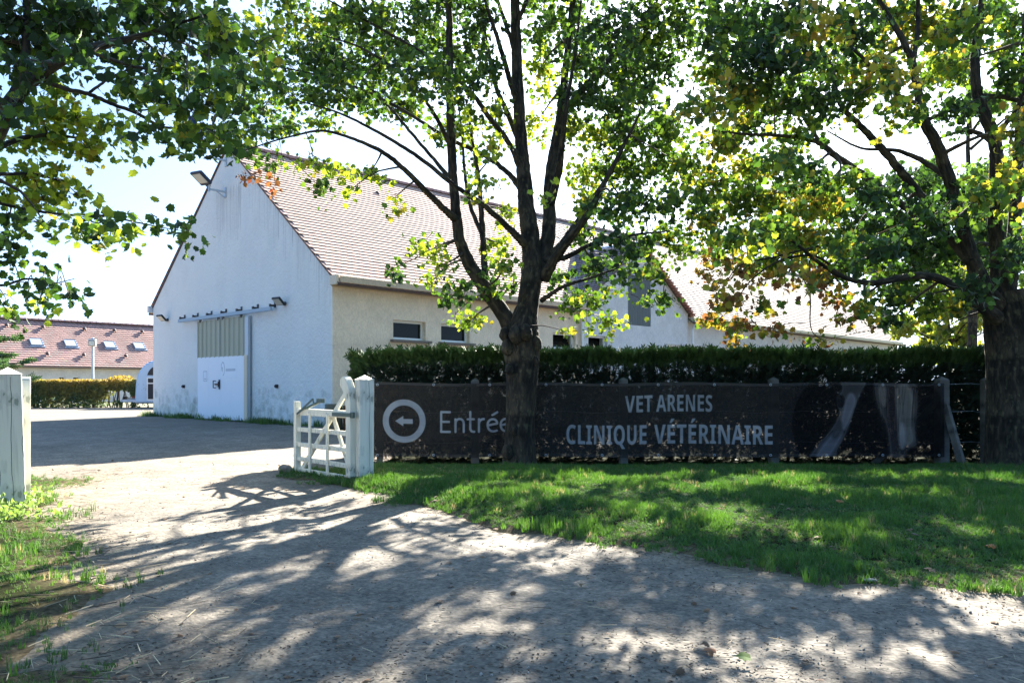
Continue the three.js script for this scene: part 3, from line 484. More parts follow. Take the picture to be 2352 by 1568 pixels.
// what stands by the barn corner, seen through the gate
{
  const p = at(768, 890, 18.3); const t = thing('brick_stack', 'small stack of orange bricks seen through the open gate by the barn corner', 'bricks', [p.x + 0.32, groundY(p.x, 18.3), p.z], 0.4);
  const bm = [0, 1, 2].map((i) => mat([0.42 + 0.06 * i, 0.17 + 0.02 * i, 0.08], 0.9, { map: tileMap })); const bg = bx(0.21, 0.062, 0.1, 0, 0, 0, 0.004);
  for (let r = 0; r < 9; r++) for (let c = 0; c < 2; c++) { const o = part('brick', bg, bm[(r * 7 + c * 3) % 3], t); o.position.set(r % 2 ? 0 : (c - 0.5) * 0.11, 0.032 + r * 0.066, r % 2 ? (c - 0.5) * 0.11 : 0); o.rotation.y = r % 2 ? rr(-0.05, 0.05) : Math.PI / 2 + rr(-0.05, 0.05); }
  const q = thing('drum', 'olive grey drum standing beside the orange bricks at the barn corner', 'drum', [p.x - 0.02, groundY(p.x, 18.3), p.z], 0);
  part('drum_body', new THREE.LatheGeometry([[0, 0], [0.2, 0], [0.21, 0.02], [0.2, 0.28], [0.215, 0.3], [0.2, 0.32], [0.2, 0.5], [0.215, 0.52], [0.2, 0.54], [0.2, 0.62], [0.18, 0.63], [0, 0.63]].map((a) => new THREE.Vector2(...a)), 20), mat([0.13, 0.125, 0.085], 0.7), q);
}

// ---------------------------------------------------------------- fence posts, struts, wires and the printed mesh banner
const FD = 12.95, fx = (px, d = FD) => (px - CX) / FOCAL * d;
function fencePost(px, top, w, d, label, lean = 0) {
  const x = fx(px, d), t = thing('fence_post', label, 'fence post', [x, bank(x, d) - 0.06, -d], 0.1, 'concrete fence posts along the hedge'); t.rotation.z = lean;
  const h = EYE - (top - HORIZON) / FOCAL * d - bank(x, d) + 0.06;
  part('shaft', bx(w, h, w, 0, h / 2, 0, 0.015), M.concrete, t); const c = new THREE.ConeGeometry(w * 0.69, w * 0.35, 4); c.rotateY(Math.PI / 4); c.translate(0, h + w * 0.17, 0); part('cap', boxUV(plain(c)), M.concrete, t); return t;
}
fencePost(872, 880, 0.1, FD, 'grey fence post behind the left end of the banner nearest the gate');
fencePost(1091, 874, 0.13, FD, 'grey concrete post behind the banner just left of the middle tree');
fencePost(1432, 872, 0.13, FD, 'grey concrete post behind the banner under the shop name');
fencePost(1777, 872, 0.14, FD, 'pale concrete post behind the banner at the end of the large lettering');
fencePost(2164, 872, 0.17, FD, 'thick concrete corner post at the right end of the banner');
fencePost(2266, 872, 0.13, 12.9, 'concrete post standing alone between the banner and the right tree');
function strut(a, b, label) { const t = thing('fence_strut', label, 'strut', [b.x, b.y, b.z], 0); part('bar', bar(a.clone().sub(b), V(0, -0.06, 0), 0.1, 0.1, 0.012), M.concrete, t); }
strut(at(2168, 915, 12.95), at(2212, 1062, 12.6).setY(0.06), 'leaning concrete strut right of the corner post');
strut(at(2150, 925, 13.0), at(2006, 1066, 13.1).setY(0.04), 'leaning concrete strut behind the printed horse legs');
{
  const t = thing('fence_wire', 'thin rusty wires strung between the fence posts', 'wire', [0, 0, 0]);
  for (const y of [0.35, 0.85, 1.3]) part('strand', taper([...Array(24)].map((_, i) => V(lerp(fx(860), fx(2300), i / 23), y + 0.02 * Math.sin(i * 2.1), -FD - 0.09)), Array(24).fill(0.0025), 4), M.steel, t);
}
const bannerMap = canvasTex(2048, 264, (c, w, h) => {
  const X = (px) => (px - 853) / (2170 - 853) * w, Y = (py) => (py - 878) / (1049 - 878) * h, k = w / (2170 - 853);
  c.fillStyle = '#393531'; c.fillRect(0, 0, w, h);
  const gr = c.createLinearGradient(X(1700), 0, X(1900), 0); gr.addColorStop(0, 'rgba(44,42,42,0)'); gr.addColorStop(1, 'rgba(44,42,42,1)'); c.fillStyle = gr; c.fillRect(X(1700), 0, w, h);
  // dark oval with two horse legs
  c.fillStyle = '#1d1b1a'; c.beginPath(); c.ellipse(X(2000), Y(975), 180 * k, 150 * k, 0, 0, 7); c.fill();
  const leg = (pts, col, soft = 0) => { const n = pts.length, mid = (a, b) => [(a[0] + b[0]) / 2, (a[1] + b[1]) / 2]; for (let q = soft; q >= 0; q--) { c.globalAlpha = soft ? 1 / (soft + 1) : 1; c.beginPath(); const m0 = mid(pts[n - 1], pts[0]); c.moveTo(X(m0[0]), Y(m0[1])); for (let a = 0; a < n; a++) { const m = mid(pts[a], pts[(a + 1) % n]); c.quadraticCurveTo(X(pts[a][0]), Y(pts[a][1]), X(m[0]), Y(m[1])); } c.closePath(); c.fillStyle = col; c.fill(); if (q) { c.strokeStyle = col; c.lineWidth = q * 5; c.stroke(); } } c.globalAlpha = 1; };
  leg([[1930, 868], [1985, 868], [1990, 880], [1978, 900], [1968, 925], [1960, 942], [1954, 968], [1942, 1000], [1924, 1030], [1915, 1060], [1855, 1060], [1872, 1030], [1905, 995], [1922, 970], [1932, 945], [1924, 930], [1924, 912], [1938, 896]], '#5d5b5b', 2);
  leg([[1955, 900], [1968, 918], [1958, 945], [1950, 968], [1938, 990], [1932, 975], [1938, 948], [1944, 920]], '#8c8b8d', 3); leg([[1922, 988], [1938, 992], [1920, 1025], [1900, 1055], [1872, 1055], [1890, 1025]], '#7d7f85', 3); leg([[1924, 915], [1934, 906], [1940, 926], [1932, 938], [1926, 930]], '#232222', 2); leg([[1930, 960], [1936, 985], [1920, 1010], [1910, 1000]], '#47474a', 3);
  leg([[2012, 868], [2100, 868], [2106, 900], [2108, 930], [2105, 962], [2100, 990], [2108, 1022], [2084, 1028], [2072, 1060], [2046, 1060], [2045, 1010], [2036, 965], [2020, 935], [2011, 905]], '#5c5450', 3);
  leg([[2058, 885], [2088, 880], [2100, 925], [2092, 975], [2100, 1015], [2078, 1022], [2066, 990], [2060, 930]], '#8d857f', 4); leg([[2038, 900], [2050, 885], [2058, 940], [2062, 1000], [2056, 1045], [2048, 990]], '#3a3431', 4); leg([[2066, 1000], [2074, 960], [2080, 1010], [2072, 1035]], '#a59e99', 3); leg([[2018, 885], [2034, 880], [2036, 930], [2026, 930]], '#857c76', 3);
  for (let i = 0; i < 60; i++) { const a = 2016 + rnd() * 86; c.strokeStyle = rnd() < 0.5 ? 'rgba(28,24,22,0.28)' : 'rgba(170,160,152,0.16)'; c.lineWidth = 2; c.beginPath(); c.moveTo(X(a), Y(878 + rnd() * 20)); c.lineTo(X(a + gauss() * 4 + (2060 - a) * 0.15), Y(910 + rnd() * 100)); c.stroke(); }
  // the ring with an arrow to the left and the thin lettering
  c.strokeStyle = '#a3aab1'; c.fillStyle = '#a3aab1'; c.lineWidth = 14 * k; c.beginPath(); c.arc(X(928), Y(967), 42.5 * k, 0, 7); c.stroke();
  c.beginPath(); c.moveTo(X(907), Y(967)); c.lineTo(X(926), Y(955)); c.lineTo(X(926), Y(962)); c.lineTo(X(948), Y(962)); c.lineTo(X(948), Y(973)); c.lineTo(X(926), Y(973)); c.lineTo(X(926), Y(979)); c.fill();
  c.lineWidth = 5.2 * k; c.lineCap = 'round'; c.lineJoin = 'round';
  const st = (...p) => { c.beginPath(); p.forEach((q, i) => i ? c.lineTo(X(q[0]), Y(q[1])) : c.moveTo(X(q[0]), Y(q[1]))); c.stroke(); };
  st([1033, 944], [1013, 944], [1013, 990], [1033, 990]); st([1013, 967], [1031, 967]);
  st([1046, 990], [1046, 961]); c.beginPath(); c.moveTo(X(1046), Y(972)); c.bezierCurveTo(X(1046), Y(956), X(1065), Y(956), X(1065), Y(972)); c.lineTo(X(1065), Y(990)); c.stroke();
  st([1080, 944], [1080, 984], [1083, 989], [1089, 990]); st([1074, 961], [1088, 961]);
  st([1100, 990], [1100, 961]); c.beginPath(); c.moveTo(X(1100), Y(972)); c.quadraticCurveTo(X(1101), Y(961), X(1111), Y(961)); c.stroke();
  for (const e of [1120, 1150]) { c.beginPath(); c.moveTo(X(e), Y(976)); c.lineTo(X(e + 22), Y(972)); c.bezierCurveTo(X(e + 22), Y(958), X(e), Y(958), X(e), Y(974)); c.bezierCurveTo(X(e), Y(990), X(e + 12), Y(992), X(e + 21), Y(988)); c.stroke(); }
  st([1131, 952], [1142, 946]);
  // condensed capitals
  const text = (s, x0, x1, y0, y1) => { c.save(); c.font = 'bold 200px sans-serif'; c.textBaseline = 'alphabetic'; const m = c.measureText(s).width, cap = 200 * 0.714; c.translate(X(x0), Y(y1)); c.scale((X(x1) - X(x0)) / m, (Y(y1) - Y(y0)) / cap); c.fillText(s, 0, 0); c.restore(); };
  c.fillStyle = '#a6a9ab'; c.strokeStyle = '#a6a9ab';
  text('VET', 1436, 1500, 907, 945); text('ARENES', 1508, 1638, 907, 945);
  text('CLINIQUE', 1299, 1488, 975, 1019); text('V\u00c9T\u00c9RINAIRE', 1503, 1778, 975, 1019);
  c.fillStyle = 'rgba(255,255,255,0.10)'; c.fillRect(0, 0, w, 10); c.fillStyle = 'rgba(0,0,0,0.18)'; c.fillRect(0, 10, w, 2); c.fillRect(0, h - 14, w, 2); c.fillStyle = 'rgba(255,255,255,0.07)'; c.fillRect(0, h - 12, w, 12);
  for (let i = 0; i < 500; i++) { c.fillStyle = `rgba(0,0,0,${rnd() * 0.05})`; c.fillRect(rnd() * w, rnd() * h, 30 + rnd() * 90, 8 + rnd() * 40); }
});
{
  const d = 12.8, x0 = fx(853, d), x1 = fx(2170, d), y0 = EYE - (1049 - HORIZON) / FOCAL * d, y1 = EYE - (879 - HORIZON) / FOCAL * d;
  const t = thing('banner', 'dark printed mesh banner of the veterinary clinic stretched along the fence', 'banner', [0, 0, -d]);
  const g = new THREE.PlaneGeometry(x1 - x0, y1 - y0, 160, 12), p = g.attributes.position;
  for (let i = 0; i < p.count; i++) { const x = p.getX(i), y = p.getY(i); p.setZ(i, 0.03 * (fbm(x * 1.4 + 9, y * 0.8 + 4, 3) - 0.5) + 0.012 * Math.sin(x * 5.2) * Math.abs(y)); p.setY(i, y + 0.012 * Math.sin(x * 2.57 + 0.4) * (y > 0 ? 1 : 0.7)); }
  g.computeVertexNormals(); g.translate((x0 + x1) / 2, (y0 + y1) / 2, 0);
  part('mesh_sheet', g, new THREE.MeshPhysicalMaterial({ map: bannerMap, roughness: 0.9, specularIntensity: 0.25, side: THREE.DoubleSide, transparent: true, opacity: 0.85 }), t);
  for (let i = 0; i < 11; i++) for (const y of [y1 - 0.03, y0 + 0.03]) { const x = lerp(x0 + 0.1, x1 - 0.1, i / 10); part('eyelet', (() => { const e = new THREE.TorusGeometry(0.016, 0.006, 6, 12); e.translate(x, y, 0.03); return e; })(), M.steel, t); part('tie', rod(V(x, y, 0.02), V(x + rr(-0.02, 0.02), y + (y > 0.7 ? 0.07 : -0.06), -0.1), 0.004), M.black, t); }
}

// ---------------------------------------------------------------- the dark conifer hedge
const frond = (() => {                                                // a flat feathery spray about 1 long
  const pos = [], idx = []; const blade = (x0, y0, x1, y1, w, z) => { const dx = x1 - x0, dy = y1 - y0, l = Math.hypot(dx, dy), nx = -dy / l * w, ny = dx / l * w, b = pos.length / 3; pos.push(x0 - nx * 0.5, y0 - ny * 0.5, 0, x0 + nx, y0 + ny, 0, (x0 + x1) / 2 + nx * 1.2, (y0 + y1) / 2 + ny * 1.2, z * 0.5, x1, y1, z, (x0 + x1) / 2 - nx * 1.2, (y0 + y1) / 2 - ny * 1.2, z * 0.5); idx.push(b, b + 4, b + 2, b, b + 2, b + 1, b + 4, b + 3, b + 2); };
  blade(0, 0, 0, 1, 0.05, -0.12); for (const s of [-1, 1]) for (let i = 0; i < 4; i++) blade(0, 0.15 + i * 0.19, s * (0.34 - i * 0.04), 0.42 + i * 0.19, 0.045, 0.06 * s - 0.08);
  const g = new THREE.BufferGeometry(); g.setAttribute('position', new THREE.Float32BufferAttribute(pos, 3)); g.setIndex(idx); const q = g.toNonIndexed(); q.computeVertexNormals(); return q;
})();
const Q = new THREE.Quaternion(), E = new THREE.Euler(), S = V(1, 1, 1), MX = new THREE.Matrix4();
function scatter(name, geo, m, parent, list, kind = 'stuff') {         // list of {p, e or q, s, c}
  const im = new THREE.InstancedMesh(geo, m, list.length); im.name = parent ? name : numbered(name); if (kind) im.userData.kind = kind;
  list.forEach((o, i) => { const q = o.q || Q.setFromEuler(o.e); MX.compose(o.p, q, typeof o.s === 'number' ? S.setScalar(o.s) : o.s); im.setMatrixAt(i, MX); im.setColorAt(i, o.c); });
  (parent || scene).add(im); return im;
}
{
  const t = thing('conifer_hedge', 'tall clipped dark green conifer hedge behind the banner', 'hedge', [0, 0, 0]);
  const list = [], X0 = -2.66, X1 = 11.2, D0 = 13.35, D1 = 14.55, top = (x) => 1.775 + 0.09 * (fbm(x * 1.6, 3, 3) - 0.5) + 0.02 * x * 0;
  const inside = (x, y, d) => { const w = 0.12 * (fbm(x * 1.8 + 7, y * 2.2 + d, 3) - 0.5); return Math.min(d - D0 + w, D1 - d, top(x) - y, x - X0 + w * 1.5); };
  for (let i = 0; i < 62000; i++) {
    let x = X0 + (X1 - X0) * rnd(), y = 0.0 + 1.94 * rnd(), d = D0 - 0.05 + (D1 - D0 + 0.05) * rnd();
    const f = rnd(); if (f < 0.4) d = D0 + Math.abs(gauss()) * 0.12; else if (f < 0.62) y = top(x) - Math.abs(gauss()) * 0.1; else if (f < 0.66) x = X0 + Math.abs(gauss()) * 0.1;
    const q = inside(x, y, d); if (q < -0.02) continue;
    const low = sstep(y + 0.3 * (fbm(x * 3 + 70, d, 2) - 0.5), -0.12, 0.32); if (rnd() > 0.3 + 0.7 * low) continue;
    if (fbm(x * 2.6 + 31, y * 2.6, 3) > 0.70 && q > 0.05 && rnd() < 0.7) continue;
    const out = V(x - X0 < 0.25 ? -1 : 0, y > top(x) - 0.25 ? 1.1 : 0.35, d - D0 < 0.3 ? 1 : rnd() - 0.5).add(V(gauss() * 0.6, gauss() * 0.5, gauss() * 0.6)).normalize();
    const qq = new THREE.Quaternion().setFromUnitVectors(V(0, 1, 0), out).multiply(new THREE.Quaternion().setFromAxisAngle(V(0, 1, 0), rnd() * 6.28));
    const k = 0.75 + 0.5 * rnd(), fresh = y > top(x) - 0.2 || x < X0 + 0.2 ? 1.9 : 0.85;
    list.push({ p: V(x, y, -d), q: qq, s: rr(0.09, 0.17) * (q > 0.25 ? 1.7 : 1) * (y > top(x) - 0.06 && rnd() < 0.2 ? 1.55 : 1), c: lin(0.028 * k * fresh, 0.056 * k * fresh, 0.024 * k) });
  }
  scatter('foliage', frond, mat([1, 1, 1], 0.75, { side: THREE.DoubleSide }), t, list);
  const stems = []; for (let i = 0; i < 34; i++) { const x = X0 + 0.3 + i * 0.42 + rr(-0.1, 0.1), d = 13.95 + rr(-0.15, 0.15); stems.push(plain(taper([V(x, -0.05, -d), V(x + rr(-0.05, 0.05), 0.6, -d), V(x + rr(-0.1, 0.1), 1.5, -d)], [0.035, 0.028, 0.012], 6))); for (let k = 0; k < 7; k++) { const y = 0.25 + rnd() * 1.0; stems.push(plain(taper([V(x, y, -d), V(x + rr(-0.3, 0.3), y + rr(0.05, 0.25), -d + rr(-0.4, 0.4))], [0.01, 0.004], 4))); } }
  tag(part('stems', stems, M.twig, t), null, null, null, 'stuff');
}
// clipped broadleaf hedge in the yard, turning yellow
const plainLeaf = (() => { const g = new THREE.BufferGeometry(); g.setAttribute('position', new THREE.Float32BufferAttribute([0, 0, 0, 0.36, 0.35, 0.08, 0, 1, 0, 0, 0.45, -0.06, -0.36, 0.35, 0.08], 3)); g.setIndex([0, 1, 3, 1, 2, 3, 0, 3, 4, 4, 3, 2]); const q = g.toNonIndexed(); q.computeVertexNormals(); return q; })();
{
  const t = thing('clipped_hedge', 'low clipped green and yellow hedge in front of the stable block', 'hedge', [0, 0, 0]), list = [];
  for (let i = 0; i < 26000; i++) {
    const px = rr(-60, 350), d = rr(38, 39.4), x = (px - CX) / FOCAL * d, f = rnd(); let y = 0.25 + 1.3 * Math.pow(rnd(), 0.75), dd = f < 0.55 ? 38 + Math.abs(gauss()) * 0.2 : d; if (f > 0.8) y = 1.56 - Math.abs(gauss()) * 0.06;
    const xx = (px - CX) / FOCAL * 38.6 + 0; const bump = px > 255 && px < 300 ? 0.28 * Math.sin((px - 255) / 45 * 3.14) : 0; if (f > 0.8) y += bump * rnd();
    if (y < 0.75 && rnd() < 0.45) continue; if (fbm(xx * 1.3, y * 2, 3) > 0.63 && y < 1.2) continue;
    const n = fbm(xx * 0.6 + 4, y * 0.8, 3), yel = sstep(y, 1.25, 1.55) * 0.7 + sstep(n, 0.5, 0.65) * 0.5, k = 0.7 + 0.6 * rnd();
    list.push({ p: V(xx, y, -dd), e: new THREE.Euler(rr(0, 6.3), rr(0, 6.3), rr(0, 6.3)), s: rr(0.1, 0.17), c: lin(lerp(0.09, 0.36, yel) * k, lerp(0.15, 0.27, yel) * k, 0.035 * k) });
  }
  scatter('foliage', plainLeaf, leafy([1, 1, 1], 0.45), t, list);
  const st = []; for (let i = 0; i < 70; i++) { const x = (rr(-50, 345) - CX) / FOCAL * 38.5; st.push(plain(taper([V(x, 0.25, -38.5), V(x + rr(-0.2, 0.2), 1.3, -38.5 + rr(-0.3, 0.3))], [0.03, 0.01], 5))); }
  tag(part('stems', st, M.twig, t), null, null, null, 'stuff');
}
// evergreen at the left edge, behind the gate post
{
  const p = at(-34, 1150, 10.2); const t = thing('cypress', 'feathery green cypress leaning in behind the left gate post', 'conifer', [p.x, 0, p.z], 0), list = [];
  part('trunk', taper([V(-0.2, 0, 0), V(-0.2, 0.8, 0), V(-0.2, 2.0, 0)], [0.06, 0.05, 0.02], 8), M.bark, t);
  const bs = [];
  for (let k = 0; k < 34; k++) {
    const a = rnd() * 6.28, y0 = 0.1 + 1.75 * rnd(), len = (0.5 + 0.22 * rnd()) * (1 - 0.3 * Math.abs(y0 - 1.3)), dir = V(Math.cos(a), 0.1 + 0.2 * rnd(), Math.sin(a)), b = V(-0.2, y0, 0), e = b.clone().addScaledVector(dir, len);
    bs.push(plain(taper([b, b.clone().lerp(e, 0.5).add(V(0, 0.03, 0)), e], [0.012, 0.008, 0.003], 5)));
    for (let i = 0; i < 26; i++) { const u = 0.25 + 0.75 * rnd(), p0 = b.clone().lerp(e, u), o = dir.clone().add(V(gauss() * 0.5, gauss() * 0.35, gauss() * 0.5)).normalize(), kk = 0.7 + 0.6 * rnd(); list.push({ p: p0, q: new THREE.Quaternion().setFromUnitVectors(V(0, 1, 0), o).multiply(new THREE.Quaternion().setFromAxisAngle(V(0, 1, 0), rnd() * 6.28)), s: rr(0.08, 0.17), c: lin(0.06 * kk, 0.13 * kk, 0.03 * kk) }); }
  }
  tag(part('branches', bs, M.twig, t), null, null, null, 'stuff'); scatter('foliage', frond, leafy([1, 1, 1], 0.3), t, list);
}

// ---------------------------------------------------------------- maples
function mapleLeaf(curl) {
  const half = [[0, 0], [0.13, 0.0], [0.37, 0.03], [0.34, 0.19], [0.53, 0.37], [0.39, 0.46], [0.35, 0.66], [0.17, 0.68], [0, 0.96]];
  const pos = [], idx = [], z = (x, y) => 0.16 * Math.abs(x) - curl * (y - 0.35) * (y - 0.35) - curl * 0.8 * x * x;
  const put = (x, y) => { pos.push(x, y, z(x, y)); return pos.length / 3 - 1; };
  for (const s of [1, -1]) { const mid = put(0, 0.34), b = half.map(([x, y]) => put(x * s, y)); for (let i = 0; i < b.length - 1; i++) idx.push(...(s > 0 ? [mid, b[i], b[i + 1]] : [mid, b[i + 1], b[i]])); }
  const st = [put(-0.012, 0.0), put(0.012, 0.0), put(0.0, -0.3)]; idx.push(st[0], st[2], st[1]);
  const g = new THREE.BufferGeometry(); g.setAttribute('position', new THREE.Float32BufferAttribute(pos, 3)); g.setIndex(idx); g.computeVertexNormals(); return g;
}
const leafA = mapleLeaf(0.3), leafB = mapleLeaf(1.1);
const leafMat = leafy([1, 1, 1], 0.4, { specularIntensity: 0.7 });
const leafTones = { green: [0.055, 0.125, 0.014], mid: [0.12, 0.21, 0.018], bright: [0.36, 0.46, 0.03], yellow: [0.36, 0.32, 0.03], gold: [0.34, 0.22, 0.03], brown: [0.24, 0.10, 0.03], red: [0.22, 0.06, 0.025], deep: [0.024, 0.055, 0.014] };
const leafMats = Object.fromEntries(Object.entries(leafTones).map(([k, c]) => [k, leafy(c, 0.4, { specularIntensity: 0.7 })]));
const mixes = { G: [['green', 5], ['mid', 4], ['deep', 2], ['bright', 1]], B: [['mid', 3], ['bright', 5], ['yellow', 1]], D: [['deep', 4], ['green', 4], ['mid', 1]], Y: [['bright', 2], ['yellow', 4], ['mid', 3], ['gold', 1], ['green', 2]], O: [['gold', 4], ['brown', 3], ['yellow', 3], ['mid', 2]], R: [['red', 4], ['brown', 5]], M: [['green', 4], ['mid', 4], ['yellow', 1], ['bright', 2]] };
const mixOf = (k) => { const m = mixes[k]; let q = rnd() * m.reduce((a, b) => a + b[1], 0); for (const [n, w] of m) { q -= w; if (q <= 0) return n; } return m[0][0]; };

function curve(pts, n) { return new THREE.CatmullRomCurve3(pts, false, 'centripetal').getPoints(n); }
function maple(name, label, base, trunkSpec, limbSpecs, clumps, opt) {
  const t = thing(name, label, 'tree', [base.x, base.y, base.z]); const o = base, nodes = [];
  const limb = (spec, seg, wob, nm) => {                               // spec rows: px, py, depth, width in pixels of that view
    const c = spec.map(([x, y, d]) => at(x, y, d)), n = Math.max(8, spec.length * 7), pts = curve(c, n).map((p) => p.sub(o)), rad = pts.map((_, i) => { const u = i / n * (spec.length - 1), a = Math.min(Math.floor(u), spec.length - 2), f = u - a; return lerp(spec[a][3] * spec[a][2], spec[a + 1][3] * spec[a + 1][2], f) / FOCAL / 2 * (nm === 'trunk' ? 0.95 : 0.82); });
    pts.forEach((p, i) => { if (i > 1 && i < n) p.add(V(gauss(), gauss(), gauss()).multiplyScalar(Math.min(nm === 'trunk' ? 0.002 : 0.008, rad[i] * 0.2))); });
    part(nm, taper(pts, rad, seg, wob, 1), M.bark, t); if (nm !== 'trunk') pts.forEach((p, i) => { if (i > 2 && rad[i] < 0.14) nodes.push({ p: p.clone().add(o), r: rad[i] }); });
  };
  limb(trunkSpec, 22, opt.wob || 0.13, 'trunk'); for (const s of limbSpecs) limb(s, s[0][3] > 18 ? 12 : 8, 0.06, 'branch');
  const twigs = [], leaves = [];
  if (opt.deep) clumps = clumps.concat(clumps.filter((c) => c[1] > opt.deep[0] && c[1] < 700 && c[0] > opt.deepX && c[2] > 29).map((c) => [c[0] + rr(-40, 40), Math.min(690, c[1] + rr(-30, 15)), c[2] * 0.9, c[3] * 0.9, c[4], (c[5] || 1) * opt.deepK, rr(opt.deep[1] - 1.5, opt.deep[2])]));
  const near = (p) => { let b = null, bd = 1e9; for (const n of nodes) { const q = n.p.distanceTo(p) + (n.p.y > p.y + 0.5 ? 0.4 : 0); if (q < bd) { bd = q; b = n; } } return b; };
  const twig = (a, b, r0, r1, sag) => { const l = a.distanceTo(b); if (l > 1.3) return; const w = l > 0.8 ? 0.09 : 0.06, m = a.clone().lerp(b, 0.5).add(V(gauss() * w * l, sag * l + gauss() * w * l, gauss() * w * l)), pts = curve([a, m, b], Math.max(3, Math.min(8, Math.round(l * 5)))).map((p) => p.sub(o)); twigs.push(plain(taper(pts, pts.map((_, i) => lerp(r0, r1, i / (pts.length - 1))), r0 > 0.012 ? 5 : 3))); return m; };
  for (const cl of clumps) {
    const [px, py, rx, ry, kind, dens = 1, dd = null] = cl, d0 = dd ?? rr(opt.d[0], opt.d[1]), c = at(px, py, d0), k = d0 / FOCAL, RX = rx * k * 1.12, RY = ry * k * 1.1, RZ2 = Math.min(RX, RY) * 0.9 + 0.15;
    const size = opt.leaf, count = Math.round(rx * ry * Math.PI * k * k / (size * size * 0.42) * (opt.over || 1.5) * dens * (kind === 'O' ? 0.55 : kind === 'R' ? 0.35 : 1) * (opt.thin && px < opt.thin && py < 300 ? 0.55 : 1)), sprays = Math.max(2, Math.round(count / 9));
    const root = near(c), br = Math.min(root.r * 0.6, 0.008 + 0.006 * Math.sqrt(sprays)); const hubs = [c];
    const ins = c.clone().lerp(root.p, 0.3); twig(root.p, c, br, 0.005, 0.06);
    for (let i = 0; i < Math.min(6, sprays / 4); i++) { const h = V(gauss() * RX * 0.55, gauss() * RY * 0.55, gauss() * RZ2 * 0.6).add(c); twig(ins.clone().lerp(c, rnd()), h, 0.007, 0.004, 0.03); hubs.push(h); }
    for (let s = 0; s < sprays; s++) {
      let v; do { v = V(rr(-1, 1), rr(-1, 1), rr(-1, 1)); } while (v.lengthSq() > 1); const p = V(v.x * RX, v.y * RY, v.z * RZ2).add(c);
      let hub = hubs[0], hd = 1e9; for (const h of hubs) { const q = h.distanceTo(p); if (q < hd) { hd = q; hub = h; } }
      if (hd > 0.08) twig(hub, p, 0.0045, 0.0022, 0.02);
      const dir = p.clone().sub(hub).normalize().add(V(0, -0.2, 0)); const tone0 = rnd() < 0.5 ? mixOf(kind) : null;
      const nl = 6 + Math.floor(rnd() * 7);
      for (let i = 0; i < nl; i++) {
        const q = p.clone().addScaledVector(dir, rr(-0.24, 0.12)).add(V(gauss() * 0.12, gauss() * 0.1 - 0.03, gauss() * 0.12)), tn = rnd() < 0.4 && tone0 ? tone0 : mixOf(kind);
        const out = V(gauss(), -0.55 + gauss() * 0.5, gauss() + (opt.face || 0)).normalize();      // the blade hangs out and down from its stalk
        const qq = new THREE.Quaternion().setFromUnitVectors(V(0, 1, 0), out).multiply(new THREE.Quaternion().setFromAxisAngle(V(0, 1, 0), rnd() * 6.28));
        leaves.push({ p: q.sub(o), q: qq, s: size * rr(0.5, 1.25), tn, b: rnd() < 0.4 });
      }
    }
  }
  for (const l of leaves) { const w = l.p.clone().add(o), px = CX + w.x / -w.z * FOCAL, py = HORIZON - (w.y - EYE) / -w.z * FOCAL; l.rank = (px > 0 && px < 2352 && py > 0 ? 0 : 50) + -w.z / l.s * 0.1; }
  leaves.sort((a, b) => a.rank - b.rank);
  for (const l of leaves.slice(0, 300)) { const m = new THREE.Mesh(l.b ? leafB : leafA, leafMats[l.tn]); m.name = 'leaf'; m.position.copy(l.p); m.quaternion.copy(l.q); m.scale.setScalar(l.s); t.add(m); }
  const rest = leaves.slice(300).map((l) => { const k = rr(0.75, 1.25); return { ...l, c: lin(leafTones[l.tn][0] * k, leafTones[l.tn][1] * k, leafTones[l.tn][2] * k) }; });
  scatter('foliage', leafA, leafMat, t, rest.filter((l) => !l.b)); scatter('foliage', leafB, leafMat, t, rest.filter((l) => l.b));
  tag(part('twigs', twigs, M.twig, t), null, null, null, 'stuff');
  console.log(name, leaves.length, 'leaves', twigs.length, 'twigs');
  return t;
}
function knobs(t, list, m) { for (const [x, y, d, r] of list) { const g = new THREE.IcosahedronGeometry(r, 3), p = g.attributes.position; for (let i = 0; i < p.count; i++) { const k = 0.75 + 0.5 * fbm(p.getX(i) * 9 / r * 0.1 + 4, p.getY(i) * 9 / r * 0.1 + p.getZ(i) * 7, 3); p.setXYZ(i, p.getX(i) * k, p.getY(i) * k * 1.3, p.getZ(i) * k); } g.computeVertexNormals(); const w = at(x, y, d).sub(t.position); g.translate(w.x, w.y, w.z); part('burr', boxUV(plain(g)), M.bark, t); } }
